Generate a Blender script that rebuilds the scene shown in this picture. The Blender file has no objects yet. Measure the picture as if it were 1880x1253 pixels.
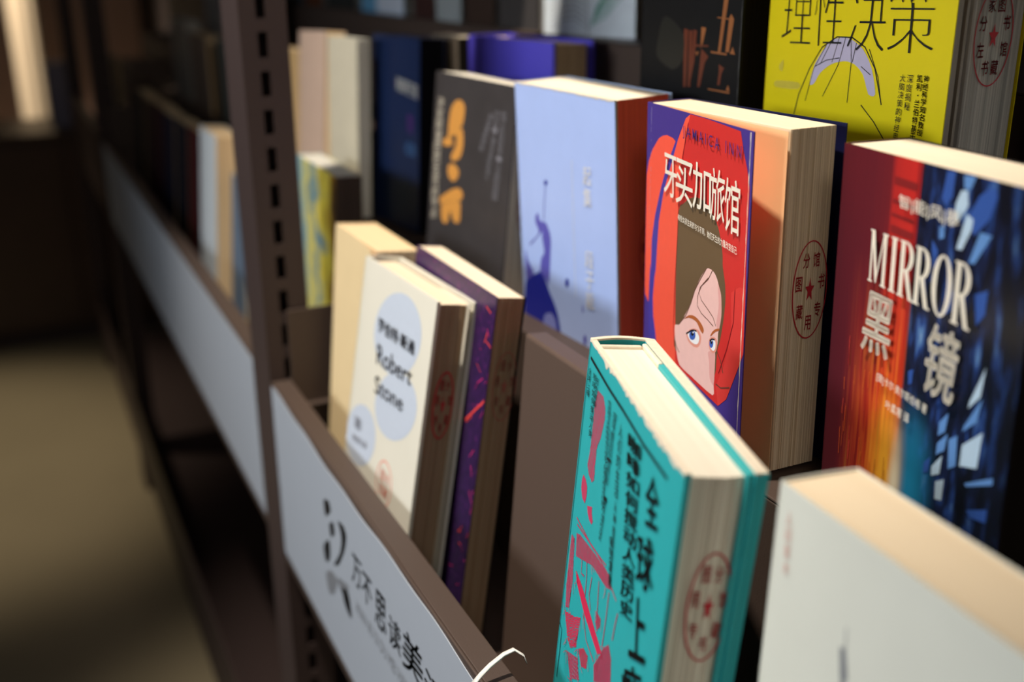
import bpy, bmesh, math, random
from mathutils import Vector, Matrix

# ------------------------------------------------------------------ camera, world, lamps
C = bpy.context.scene.collection
SC = bpy.context.scene
H = 1.25                                   # camera height above the floor
R = math.radians


def camera():
    yaw, pitch, roll = R(24.65), R(19.28), R(0.48)
    f = Vector((math.sin(yaw) * math.cos(pitch), math.cos(yaw) * math.cos(pitch), -math.sin(pitch)))
    r = Vector((math.cos(yaw), -math.sin(yaw), 0))
    d = f.cross(r)
    r2 = math.cos(roll) * r + math.sin(roll) * d
    d2 = -math.sin(roll) * r + math.cos(roll) * d
    cam = bpy.data.cameras.new('camera')
    o = bpy.data.objects.new('camera', cam)
    C.objects.link(o)
    M = Matrix((r2, -d2, -f)).transposed().to_4x4()
    M.translation = Vector((0, 0, H))
    o.matrix_world = M
    cam.sensor_width = 36.0
    cam.lens = 36.0 * 2000.0 / 1880.0
    cam.clip_start = 0.02
    cam.dof.use_dof = True
    cam.dof.focus_distance = 0.592
    cam.dof.aperture_fstop = 3.7
    cam.dof.aperture_blades = 9
    SC.camera = o


camera()
W = bpy.data.worlds.new('world')
SC.world = W
W.use_nodes = True
W.node_tree.nodes['Background'].inputs[0].default_value = (0.78, 0.85, 1.0, 1)
W.node_tree.nodes['Background'].inputs[1].default_value = 0.025


def aim(o, target):
    o.rotation_euler = (Vector(target) - o.location).to_track_quat('-Z', 'Y').to_euler()


def lamp(name, kind, loc, target, energy, col, **kw):
    l = bpy.data.lights.new(name, kind)
    l.energy = energy
    l.color = col
    for k, v in kw.items():
        setattr(l, k, v)
    o = bpy.data.objects.new(name, l)
    C.objects.link(o)
    o.location = loc
    aim(o, target)
    return o


# warm ceiling spot above the aisle, two added fill lamps beside and behind the camera, warm downlights at the far end
lamp('ceiling_spot_lamp', 'SPOT', (-0.28, 0.70, H + 1.55), (0.34, 0.84, H - 0.2), 195, (1.0, 0.92, 0.82),
     spot_size=R(48), spot_blend=0.75, shadow_soft_size=0.035)
lamp('aisle_fill_lamp', 'AREA', (-2.05, 0.95, H + 0.36), (0.35, 0.5, H - 0.1), 5.3, (0.86, 0.92, 1.0),
     shape='RECTANGLE', size=0.8, size_y=0.5, spread=R(74))  # soft cool fill, added low on the aisle side
lamp('room_fill_lamp', 'AREA', (-0.7, -1.6, H + 1.5), (0.35, 0.5, H - 0.2), 10.0, (1.0, 0.92, 0.84),
     shape='RECTANGLE', size=0.9, size_y=0.6)  # unseen fill behind the camera, added to brighten the fore-edges
lamp('far_floor_lamp', 'SPOT', (-0.9, 3.2, H + 1.7), (-0.35, 3.0, 0), 170, (1.0, 0.88, 0.7),
     spot_size=R(36), spot_blend=0.8, shadow_soft_size=0.1)
lamp('pillar_lamp', 'SPOT', (-0.4, 4.5, H + 1.5), (0.1, 5.1, H + 0.1), 480, (1.0, 0.86, 0.7),
     spot_size=R(40), spot_blend=0.6, shadow_soft_size=0.1)
SC.view_settings.view_transform = 'Standard'
SC.view_settings.look = 'None'
SC.view_settings.exposure = 0.1
SC.view_settings.gamma = 1.0
SC.view_settings.use_curve_mapping = False


# ------------------------------------------------------------------ materials
def lin(c):
    c = c / 255.0
    return c / 12.92 if c <= 0.04045 else ((c + 0.055) / 1.055) ** 2.4


def rgb(r, g, b):
    return (lin(r), lin(g), lin(b), 1)


MATS = {}


def mat(name, col, rough=0.55, spec=0.3, vary=0.10, scale=60, metal=0.0, bump=0.0):
    """procedural paint / paper / print: colour with a little noise in it"""
    if name in MATS:
        return MATS[name]
    m = bpy.data.materials.new(name)
    m.use_nodes = True
    nt = m.node_tree
    b = nt.nodes['Principled BSDF']
    b.inputs['Roughness'].default_value = rough
    b.inputs['Specular IOR Level'].default_value = spec
    b.inputs['Metallic'].default_value = metal
    tc = nt.nodes.new('ShaderNodeTexCoord')
    nz = nt.nodes.new('ShaderNodeTexNoise')
    nz.inputs['Scale'].default_value = scale
    nz.inputs['Detail'].default_value = 4
    nt.links.new(tc.outputs['Object'], nz.inputs['Vector'])
    mx = nt.nodes.new('ShaderNodeMix')
    mx.data_type = 'RGBA'
    mx.inputs[6].default_value = tuple(c * (1 - vary) for c in col[:3]) + (1,)
    mx.inputs[7].default_value = tuple(min(1, c * (1 + vary)) for c in col[:3]) + (1,)
    nt.links.new(nz.outputs[0], mx.inputs[0])
    nt.links.new(mx.outputs[2], b.inputs['Base Color'])
    if bump:
        n2 = nt.nodes.new('ShaderNodeTexNoise')
        n2.inputs['Scale'].default_value = 900
        nt.links.new(tc.outputs['Object'], n2.inputs['Vector'])
        bp = nt.nodes.new('ShaderNodeBump')
        bp.inputs['Strength'].default_value = bump
        bp.inputs['Distance'].default_value = 0.0006
        nt.links.new(n2.outputs[0], bp.inputs['Height'])
        nt.links.new(bp.outputs[0], b.inputs['Normal'])
    MATS[name] = m
    return m


def page_mat(name, light, dark, edge=None, density=1700):
    """a block of paper: fine lines that change only across the thickness of the book"""
    if name in MATS:
        return MATS[name]
    m = bpy.data.materials.new(name)
    m.use_nodes = True
    nt = m.node_tree
    b = nt.nodes['Principled BSDF']
    b.inputs['Roughness'].default_value = 0.8
    b.inputs['Specular IOR Level'].default_value = 0.1
    tc = nt.nodes.new('ShaderNodeTexCoord')
    mp = nt.nodes.new('ShaderNodeMapping')
    mp.inputs['Scale'].default_value = (6, density, 3)
    nz = nt.nodes.new('ShaderNodeTexNoise')
    nz.inputs['Scale'].default_value = 1.0
    nz.inputs['Detail'].default_value = 3
    nt.links.new(tc.outputs['Object'], mp.inputs['Vector'])
    nt.links.new(mp.outputs[0], nz.inputs['Vector'])
    mp2 = nt.nodes.new('ShaderNodeMapping')
    mp2.inputs['Scale'].default_value = (3, density * 0.16, 2)
    nz2 = nt.nodes.new('ShaderNodeTexNoise')
    nz2.inputs['Scale'].default_value = 1.0
    nt.links.new(tc.outputs['Object'], mp2.inputs['Vector'])
    nt.links.new(mp2.outputs[0], nz2.inputs['Vector'])
    ad = nt.nodes.new('ShaderNodeMath')
    ad.operation = 'MULTIPLY_ADD'
    ad.inputs[1].default_value = 0.55
    nt.links.new(nz2.outputs[0], ad.inputs[0])
    mu = nt.nodes.new('ShaderNodeMath')
    mu.operation = 'MULTIPLY'
    mu.inputs[1].default_value = 0.45
    nt.links.new(nz.outputs[0], mu.inputs[0])
    nt.links.new(mu.outputs[0], ad.inputs[2])
    rp = nt.nodes.new('ShaderNodeValToRGB')
    rp.color_ramp.elements[0].position = 0.36
    rp.color_ramp.elements[0].color = dark
    rp.color_ramp.elements[1].position = 0.54
    rp.color_ramp.elements[1].color = light
    nt.links.new(ad.outputs[0], rp.inputs[0])
    gn = nt.nodes.new('ShaderNodeTexCoord')
    sz = nt.nodes.new('ShaderNodeSeparateXYZ')
    nt.links.new(gn.outputs['Normal'], sz.inputs[0])
    ab = nt.nodes.new('ShaderNodeMath')
    ab.operation = 'ABSOLUTE'
    nt.links.new(sz.outputs[2], ab.inputs[0])
    m8 = nt.nodes.new('ShaderNodeMath')
    m8.operation = 'MULTIPLY'
    m8.inputs[1].default_value = 0.8
    nt.links.new(ab.outputs[0], m8.inputs[0])
    mt = nt.nodes.new('ShaderNodeMix')
    mt.data_type = 'RGBA'
    mt.inputs[7].default_value = light
    nt.links.new(m8.outputs[0], mt.inputs[0])
    nt.links.new(rp.outputs[0], mt.inputs[6])
    col = mt.outputs[2]
    if edge:                                # a tinted fore-edge: only the faces that look along +x
        ge = nt.nodes.new('ShaderNodeTexCoord')
        sp = nt.nodes.new('ShaderNodeSeparateXYZ')
        nt.links.new(ge.outputs['Normal'], sp.inputs[0])
        gt = nt.nodes.new('ShaderNodeMath')
        gt.operation = 'GREATER_THAN'
        gt.inputs[1].default_value = 0.35
        nt.links.new(sp.outputs[0], gt.inputs[0])
        mx = nt.nodes.new('ShaderNodeMix')
        mx.data_type = 'RGBA'
        ml = nt.nodes.new('ShaderNodeMix')
        ml.data_type = 'RGBA'
        ml.blend_type = 'MULTIPLY'
        ml.inputs[0].default_value = 1.0
        ml.inputs[7].default_value = edge
        nt.links.new(col, ml.inputs[6])
        nt.links.new(gt.outputs[0], mx.inputs[0])
        nt.links.new(col, mx.inputs[6])
        nt.links.new(ml.outputs[2], mx.inputs[7])
        col = mx.outputs[2]
    nt.links.new(col, b.inputs['Base Color'])
    bp = nt.nodes.new('ShaderNodeBump')
    bp.inputs['Strength'].default_value = 0.35
    bp.inputs['Distance'].default_value = 0.0003
    nt.links.new(ad.outputs[0], bp.inputs['Height'])
    nt.links.new(bp.outputs[0], b.inputs['Normal'])
    MATS[name] = m
    return m


def streak_mat(name, stops, rough=0.3, streak=(400, 400, 14), amount=0.35, axis=0, width=0.13):
    """printed photograph cover: colours across the cover, broken into vertical streaks"""
    m = bpy.data.materials.new(name)
    m.use_nodes = True
    nt = m.node_tree
    b = nt.nodes['Principled BSDF']
    b.inputs['Roughness'].default_value = rough
    b.inputs['Specular IOR Level'].default_value = 0.35
    tc = nt.nodes.new('ShaderNodeTexCoord')
    sp = nt.nodes.new('ShaderNodeSeparateXYZ')
    nt.links.new(tc.outputs['Object'], sp.inputs[0])
    mp = nt.nodes.new('ShaderNodeMapping')
    mp.inputs['Scale'].default_value = streak
    nz = nt.nodes.new('ShaderNodeTexNoise')
    nz.inputs['Scale'].default_value = 1.0
    nz.inputs['Detail'].default_value = 5
    nt.links.new(tc.outputs['Object'], mp.inputs['Vector'])
    nt.links.new(mp.outputs[0], nz.inputs['Vector'])
    dv = nt.nodes.new('ShaderNodeMath')
    dv.operation = 'DIVIDE'
    dv.inputs[1].default_value = width
    nt.links.new(sp.outputs[axis], dv.inputs[0])
    sb = nt.nodes.new('ShaderNodeMath')
    sb.operation = 'SUBTRACT'
    sb.inputs[1].default_value = 0.5
    nt.links.new(nz.outputs[0], sb.inputs[0])
    ad = nt.nodes.new('ShaderNodeMath')
    ad.operation = 'MULTIPLY_ADD'
    ad.inputs[1].default_value = amount
    nt.links.new(sb.outputs[0], ad.inputs[0])
    nt.links.new(dv.outputs[0], ad.inputs[2])
    rp = nt.nodes.new('ShaderNodeValToRGB')
    els = rp.color_ramp.elements
    els[0].position, els[0].color = stops[0]
    els[1].position, els[1].color = stops[-1]
    for p, c in stops[1:-1]:
        e = els.new(p)
        e.color = c
    nt.links.new(ad.outputs[0], rp.inputs[0])
    nt.links.new(rp.outputs[0], b.inputs['Base Color'])
    MATS[name] = m
    return m


PAGE = page_mat('cream_paper', rgb(240, 222, 194), rgb(198, 172, 140))
PAGE_W = page_mat('ivory_paper', rgb(236, 226, 206), rgb(196, 182, 158))
PAGE_G = page_mat('grey_paper', rgb(196, 192, 182), rgb(140, 136, 128))
PAGE_T = page_mat('tan_paper', rgb(238, 208, 164), rgb(205, 170, 125))
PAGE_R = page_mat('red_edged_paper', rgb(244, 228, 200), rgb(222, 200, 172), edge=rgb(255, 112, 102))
PAGE_K = page_mat('shade_edged_paper', rgb(240, 222, 194), rgb(198, 172, 140), edge=rgb(30, 28, 28))  # fore-edge painted black to stand for shade between the books
PAGE_B = page_mat('brown_edged_paper', rgb(246, 224, 192), rgb(214, 186, 150), edge=rgb(170, 156, 148))
SUPPORT = mat('warm_brown_powder_coat', rgb(88, 71, 61), 0.5, 0.3, 0.05, 300, bump=0.15)
BROWN = mat('brown_powder_coat', rgb(76, 62, 54), 0.5, 0.35, 0.06, 400, bump=0.15)
POST = mat('dark_brown_powder_coat', rgb(66, 53, 50), 0.5, 0.3, 0.06, 400, bump=0.15)
CARD = mat('white_label_card', rgb(168, 174, 182), 0.6, 0.3, 0.02)
INKC = {
    'red': (242, 88, 64), 'mred': (216, 60, 54), 'dred': (206, 48, 44), 'ddred': (140, 26, 30), 'stripe': (70, 58, 150), 'hair': (104, 82, 56),
    'face': (238, 190, 180), 'blush': (226, 164, 156), 'socket': (226, 150, 130), 'white': (240, 238, 236), 'iris': (62, 96, 178), 'dark': (28, 24, 30),
    'brow': (178, 96, 50), 'hairline': (104, 66, 52), 'pink': (196, 64, 98), 'pink2': (214, 44, 82), 'ink': (22, 24, 26), 'darkred': (132, 32, 32),
    'blue1': (50, 84, 156), 'blue2': (96, 140, 196), 'ice': (180, 202, 218), 'orange': (226, 96, 36), 'yellow': (244, 178, 48), 'cyan': (30, 128, 172),
    'pale': (196, 204, 216), 'ink1': (30, 40, 150), 'ink2': (92, 88, 176), 'ink3': (128, 136, 204), 'offwhite': (226, 222, 214), 'gold': (200, 140, 66),
    'lilac': (206, 198, 222), 'dimyel': (224, 204, 70), 'bronze': (168, 104, 58), 'rust': (112, 54, 34), 'moss': (38, 37, 32), 'grey': (128, 130, 134),
    'stamp': (198, 40, 52), 'faint_stamp': (176, 96, 84), 'purple': (74, 44, 108), 'grey_text': (120, 118, 124), 'cream_text': (236, 226, 206),
    'peach': (236, 150, 128), 'magenta': (190, 44, 110), 'ember': (226, 70, 60), 'green': (52, 150, 120), 'rose': (214, 160, 150), 'pale_teal': (60, 150, 150)}


def ink(n):
    return mat('print_' + n, rgb(*INKC[n]), 0.45, 0.3, 0.05, 200)


# ------------------------------------------------------------------ object helpers
def tag(o, label=None, cat=None, group=None, kind=None):
    if label:
        o['label'] = label
    if cat:
        o['category'] = cat
    if group:
        o['group'] = group
    if kind:
        o['kind'] = kind
    return o


def empty(name, M, label, cat, group=None):
    o = bpy.data.objects.new(name, None)
    C.objects.link(o)
    o.empty_display_size = 0.02
    o.matrix_world = M
    return tag(o, label, cat, group)


def build(name, bm, mats, parent=None, bevel=0.0, smooth=False):
    me = bpy.data.meshes.new(name)
    bm.normal_update()
    bm.to_mesh(me)
    bm.free()
    for m in (mats if isinstance(mats, (list, tuple)) else [mats]):
        me.materials.append(m)
    o = bpy.data.objects.new(name, me)
    C.objects.link(o)
    if parent:
        o.parent = parent
    if bevel:
        b = o.modifiers.new('bevel', 'BEVEL')
        b.width = bevel
        b.segments = 2
        b.limit_method = 'ANGLE'
    if smooth:
        for p in me.polygons:
            p.use_smooth = True
    return o


def box(bm, x0, x1, y0, y1, z0, z1, mi=0):
    v = [bm.verts.new((x, y, z)) for z in (z0, z1) for y in (y0, y1) for x in (x0, x1)]
    for q in ((0, 2, 3, 1), (4, 5, 7, 6), (0, 1, 5, 4), (2, 6, 7, 3), (0, 4, 6, 2), (1, 3, 7, 5)):
        f = bm.faces.new([v[i] for i in q])
        f.material_index = mi
    return v


def prism(bm, pts, z0, z1, mi=0):
    """extrude a plan outline (x, y) from z0 to z1"""
    n = len(pts)
    a = [bm.verts.new((p[0], p[1], z0)) for p in pts]
    b = [bm.verts.new((p[0], p[1], z1)) for p in pts]
    fs = [bm.faces.new(list(reversed(a))), bm.faces.new(b)]
    for i in range(n):
        k = (i + 1) % n
        fs.append(bm.faces.new((a[i], a[k], b[k], b[i])))
    for f in fs:
        f.material_index = mi
    return fs


# ------------------------------------------------------------------ print: flat ink on a cover or an edge
GLYPH = {}


def glyphs(s, thick=0.0, res=3):
    """triangles of a piece of lettering, as (verts, faces) in the text plane"""
    key = (s, thick)
    if key in GLYPH:
        return GLYPH[key]
    cu = bpy.data.curves.new('lettering', 'FONT')
    cu.body = s
    cu.resolution_u = res
    cu.offset = thick
    o = bpy.data.objects.new('lettering', cu)
    C.objects.link(o)
    dg = bpy.context.evaluated_depsgraph_get()
    me = bpy.data.meshes.new_from_object(o.evaluated_get(dg))
    vs = [(v.co.x, v.co.y) for v in me.vertices]
    fs = [tuple(p.vertices) for p in me.polygons]
    bpy.data.objects.remove(o)
    bpy.data.curves.remove(cu)
    bpy.data.meshes.remove(me)
    GLYPH[key] = (vs, fs)
    return GLYPH[key]


class Print:
    """collects flat shapes in (u, v) millimetres, v downwards, and lays them on a surface with place(u, v, lift)"""

    def __init__(self, place, lim=None):
        self.bm = bmesh.new()
        self.place, self.lim = place, lim
        self.mats, self.layer = [], 0

    def mi(self, name):
        m = ink(name)
        if m not in self.mats:
            self.mats.append(m)
        return self.mats.index(m)

    def cl(self, p):
        if not self.lim:
            return p
        return (min(max(p[0], self.lim[0]), self.lim[1]), min(max(p[1], self.lim[2]), self.lim[3]))

    def poly(self, pts, col, smooth=True):
        self.layer += 1
        q = [self.cl(p) for p in pts]
        r = []
        for p in q:
            if not r or abs(p[0] - r[-1][0]) + abs(p[1] - r[-1][1]) > 1e-4:
                r.append(p)
        if abs(r[0][0] - r[-1][0]) + abs(r[0][1] - r[-1][1]) < 1e-4:
            r.pop()
        if len(r) < 3:
            return
        f = self.bm.faces.new([self.bm.verts.new(self.place(p[0], p[1], self.layer)) for p in r])
        f.material_index = self.mi(col)

    def curve(self, pts, col, closed=True):
        """smooth outline through the points"""
        n, out = len(pts), []
        for i in range(n):
            p0, p1, p2, p3 = (pts[(i + k) % n] for k in (-1, 0, 1, 2))
            for t in (0, 1 / 3, 2 / 3):
                out.append(tuple(0.5 * (2 * p1[a] + (p2[a] - p0[a]) * t * 0.8 + (2 * p0[a] - 5 * p1[a] + 4 * p2[a] - p3[a]) * t * t * 0.8
                                        + (3 * p1[a] - p0[a] - 3 * p2[a] + p3[a]) * t ** 3 * 0.8
                                        + 0.2 * 2 * (p2[a] - p1[a]) * t) for a in (0, 1)))
        self.poly(out, col)

    def line(self, pts, w, col):
        self.layer += 1
        mi = self.mi(col)
        L, Rr = [], []
        for i, p in enumerate(pts):
            a, b = pts[max(0, i - 1)], pts[min(len(pts) - 1, i + 1)]
            dx, dy = b[0] - a[0], b[1] - a[1]
            n = math.hypot(dx, dy) or 1
            ox, oy = -dy / n * w / 2, dx / n * w / 2
            L.append(self.bm.verts.new(self.place(*self.cl((p[0] + ox, p[1] + oy)), self.layer)))
            Rr.append(self.bm.verts.new(self.place(*self.cl((p[0] - ox, p[1] - oy)), self.layer)))
        for i in range(len(pts) - 1):
            f = self.bm.faces.new((L[i], L[i + 1], Rr[i + 1], Rr[i]))
            f.material_index = mi

    def text(self, s, quad, col, thick=0.0, column=False):
        """lettering stretched into a four-cornered field (top left, top right, bottom left, bottom right)"""
        self.layer += 1
        mi = self.mi(col)
        tl, tr, bl, br = quad

        def bi(a, b):
            return tuple((1 - b) * ((1 - a) * tl[k] + a * tr[k]) + b * ((1 - a) * bl[k] + a * br[k]) for k in (0, 1))
        rows = list(s) if column else [s]
        for i, ch in enumerate(rows):
            if not ch.strip():
                continue
            bold = thick if thick > 0.008 else 0.0      # heavy faces: overprinted with small shifts
            vs, fs = glyphs(ch, 0.0 if bold else thick)
            if not fs:
                continue
            x0, x1 = min(v[0] for v in vs), max(v[0] for v in vs)
            y0, y1 = min(v[1] for v in vs), max(v[1] for v in vs)
            if column:
                m = 0.06 / len(rows)
                c0, c1 = i / len(rows) + m, (i + 1) / len(rows) - m
                if ch in '·、，':
                    x0, x1, y0, y1 = x0 - 0.35, x1 + 0.35, y0 - 0.35, y1 + 0.35
            else:
                c0, c1 = 0, 1
            for ox, oy in (((0, 0), (bold, 0), (-bold, 0), (0, bold), (0, -bold)) if bold else ((0, 0),)):
                bv = []
                for v in vs:
                    p = bi((v[0] + ox - x0) / (x1 - x0 + 1e-9), c0 + (c1 - c0) * (1 - (v[1] + oy - y0) / (y1 - y0 + 1e-9)))
                    bv.append(self.bm.verts.new(self.place(p[0], p[1], self.layer)))
                for f in fs:
                    try:
                        self.bm.faces.new([bv[k] for k in f]).material_index = mi
                    except ValueError:
                        pass

    def hatch(self, pts, col, ang=0.3, step=1.0, w=0.45):
        """pen strokes that fill an outline"""
        ca, sa = math.cos(ang), math.sin(ang)
        q = [(x * ca + y * sa, -x * sa + y * ca) for x, y in pts]
        y, top = min(p[1] for p in q) + step / 2, max(p[1] for p in q)
        lay = self.layer
        while y < top:
            xs = sorted(a[0] + (y - a[1]) * (b[0] - a[0]) / (b[1] - a[1]) for a, b in zip(q, q[1:] + q[:1]) if (a[1] > y) != (b[1] > y))
            for x0, x1 in zip(xs[::2], xs[1::2]):
                self.layer = lay
                self.line([(x0 * ca - y * sa, x0 * sa + y * ca), (x1 * ca - y * sa, x1 * sa + y * ca)], w, col)
            y += step * random.uniform(0.75, 1.25)

    def ring(self, cu, cv, ru, rv, w, col, n=40):
        self.line([(cu + ru * math.cos(a), cv + rv * math.sin(a)) for a in [2 * math.pi * i / n for i in range(n + 1)]], w, col)

    def stamp(self, cu, cv, ru, rv, col='stamp', chars='图分馆藏书专用', skew=0.0, w=0.9):
        self.ring(cu, cv, ru, rv, w, col)
        self.poly([(cu + (0.26 if i % 2 == 0 else 0.11) * ru * 1.05 * math.sin(math.pi * i / 5),
                    cv - (0.26 if i % 2 == 0 else 0.11) * rv * math.cos(math.pi * i / 5)) for i in range(10)], col)
        n = len(chars)
        for i, ch in enumerate(chars):
            a = 2 * math.pi * (i - 0.5) / n
            x, y = cu + 0.68 * ru * math.sin(a), cv - 0.68 * rv * math.cos(a)
            hx, hy = 0.19 * ru, 0.15 * rv
            self.text(ch, [(x - hx, y - hy), (x + hx, y - hy), (x - hx, y + hy), (x + hx, y + hy)], col, 0.01)

    def done(self, name, parent):
        return build(name, self.bm, self.mats or [ink('ink')], parent)


# ------------------------------------------------------------------ books
random.seed(7)


class Book:
    """a book standing face out: x along the cover from spine to fore-edge, y into the shelf, z up"""

    def __init__(self, label, corner, w, t, floor, cover, pages, yaw=0.0, lean=0.0, roll=0.0, hard=False, flare=0.0, inner=None,
                 back=None, group=None, h=None, curl=0.0, spine=None, cat='book', name='paperback_book', page_in=None, detail=26, concave=0.0, back_flare=0.0):
        y, l, r = R(yaw), R(lean), R(roll)
        eu = Vector((-math.sin(y), -math.cos(y), 0))
        nf = Vector((-math.cos(y), math.sin(y), 0))
        ed = Vector((0, 0, -1)) * math.cos(l) + nf * math.sin(l)
        eu, ed = math.cos(r) * eu + math.sin(r) * ed, -math.sin(r) * eu + math.cos(r) * ed
        up = -ed
        en = up.cross(eu)
        P = Vector(corner) + Vector((0, 0, H))
        low = min((eu * a + en * b).z for a in (0, w) for b in (0, t))
        if h is None:
            h = (P.z + low - (floor + H)) / up.z
            O = P - up * h
        else:                                # the corner is the lower one
            O = P - Vector((0, 0, low))
        self.h, self.w, self.t = h, w, t
        M = Matrix((eu, en, up)).transposed().to_4x4()
        M.translation = O
        self.root = empty('hardcover_book' if hard else name, M, label, cat, group)
        c = 0.0026 if hard else 0.0006
        over = 0.003 if hard else 0.0006
        self.c, fl = c, R(flare)
        self.fl = fl
        mats = [cover, inner or cover, back or cover, spine or cover]
        bm = bmesh.new()
        # front: outer face at y = 0, turned about the spine by the flare
        n = 8
        for i in range(n):
            a, b = w * i / n, w * (i + 1) / n
            q = []
            for u in (a, b):
                k = curl * max(0.0, (u / w - 0.35)) ** 2 * w
                q.append(((u * math.cos(fl), -u * math.sin(fl) - k), (u * math.cos(fl) + c * math.sin(fl), -u * math.sin(fl) - k + c * math.cos(fl))))
            fs = prism(bm, [q[0][0], q[1][0], q[1][1], q[0][1]], 0, h, 0)
            fs[4].material_index = 1
        bf = R(back_flare)
        prism(bm, [(0, t - c), (w * math.cos(bf), t - c + w * math.sin(bf)), (w * math.cos(bf), t + w * math.sin(bf)), (0, t)], 0, h, 2)
        # spine, slightly rounded
        m, e = 6, (0.0035 if hard else 0.0008)
        sp = [(-e * math.sin(math.pi * i / m) - 0.0003, t * i / m) for i in range(m + 1)]
        ins = [(x + c * 0.9 + 0.0002, yy) for x, yy in reversed(sp)]
        prism(bm, sp + ins, 0, h, 3)
        bmesh.ops.remove_doubles(bm, verts=bm.verts, dist=1e-7)
        self.cover = build('cover', bm, mats, self.root)
        # pages
        bm = bmesh.new()
        d0, d1 = (page_in if page_in else (c + 0.0002, t - c - 0.0002))
        u1 = w - (0.004 if hard else 0.0012)
        self.u1 = u1
        pts = [(0.001 if not hard else 0.004, d0)]
        for i in range(detail + 1):
            f = i / detail
            pts.append((u1 + random.uniform(-0.00035, 0.0002) - concave * math.sin(math.pi * f), d0 + (d1 - d0) * f))
        pts.append((0.001 if not hard else 0.004, d1))
        prism(bm, pts, over, h - over)
        self.pages = build('page_block', bm, pages, self.root)
        self.concave = concave

    def lettering(self, name, items, col, thick=0.0, column=False, eps=0.0006, layer=0, parent=None):
        """one part for every separate piece of lettering"""
        for s, q in items:
            pr = self.front(eps)
            pr.layer = layer
            pr.text(s, q, col, thick, column)
            pr.done(name, self.cover)

    def front(self, eps=0.00012, lim=True):
        def place(u, v, k):
            u, v = u / 1000, v / 1000
            e = eps + 0.000006 * k
            return (u * math.cos(self.fl) - e * math.sin(self.fl), -u * math.sin(self.fl) - e * math.cos(self.fl), self.h - v)
        return Print(place, (0.2, self.w * 1000 - 0.2, 0.2, self.h * 1000) if lim else None)

    def fore(self):
        def place(d, v, k):
            return (self.u1 + 0.0004 + max(0, -self.concave) + 0.000006 * k, d / 1000, self.h - v / 1000)
        return Print(place)


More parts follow.
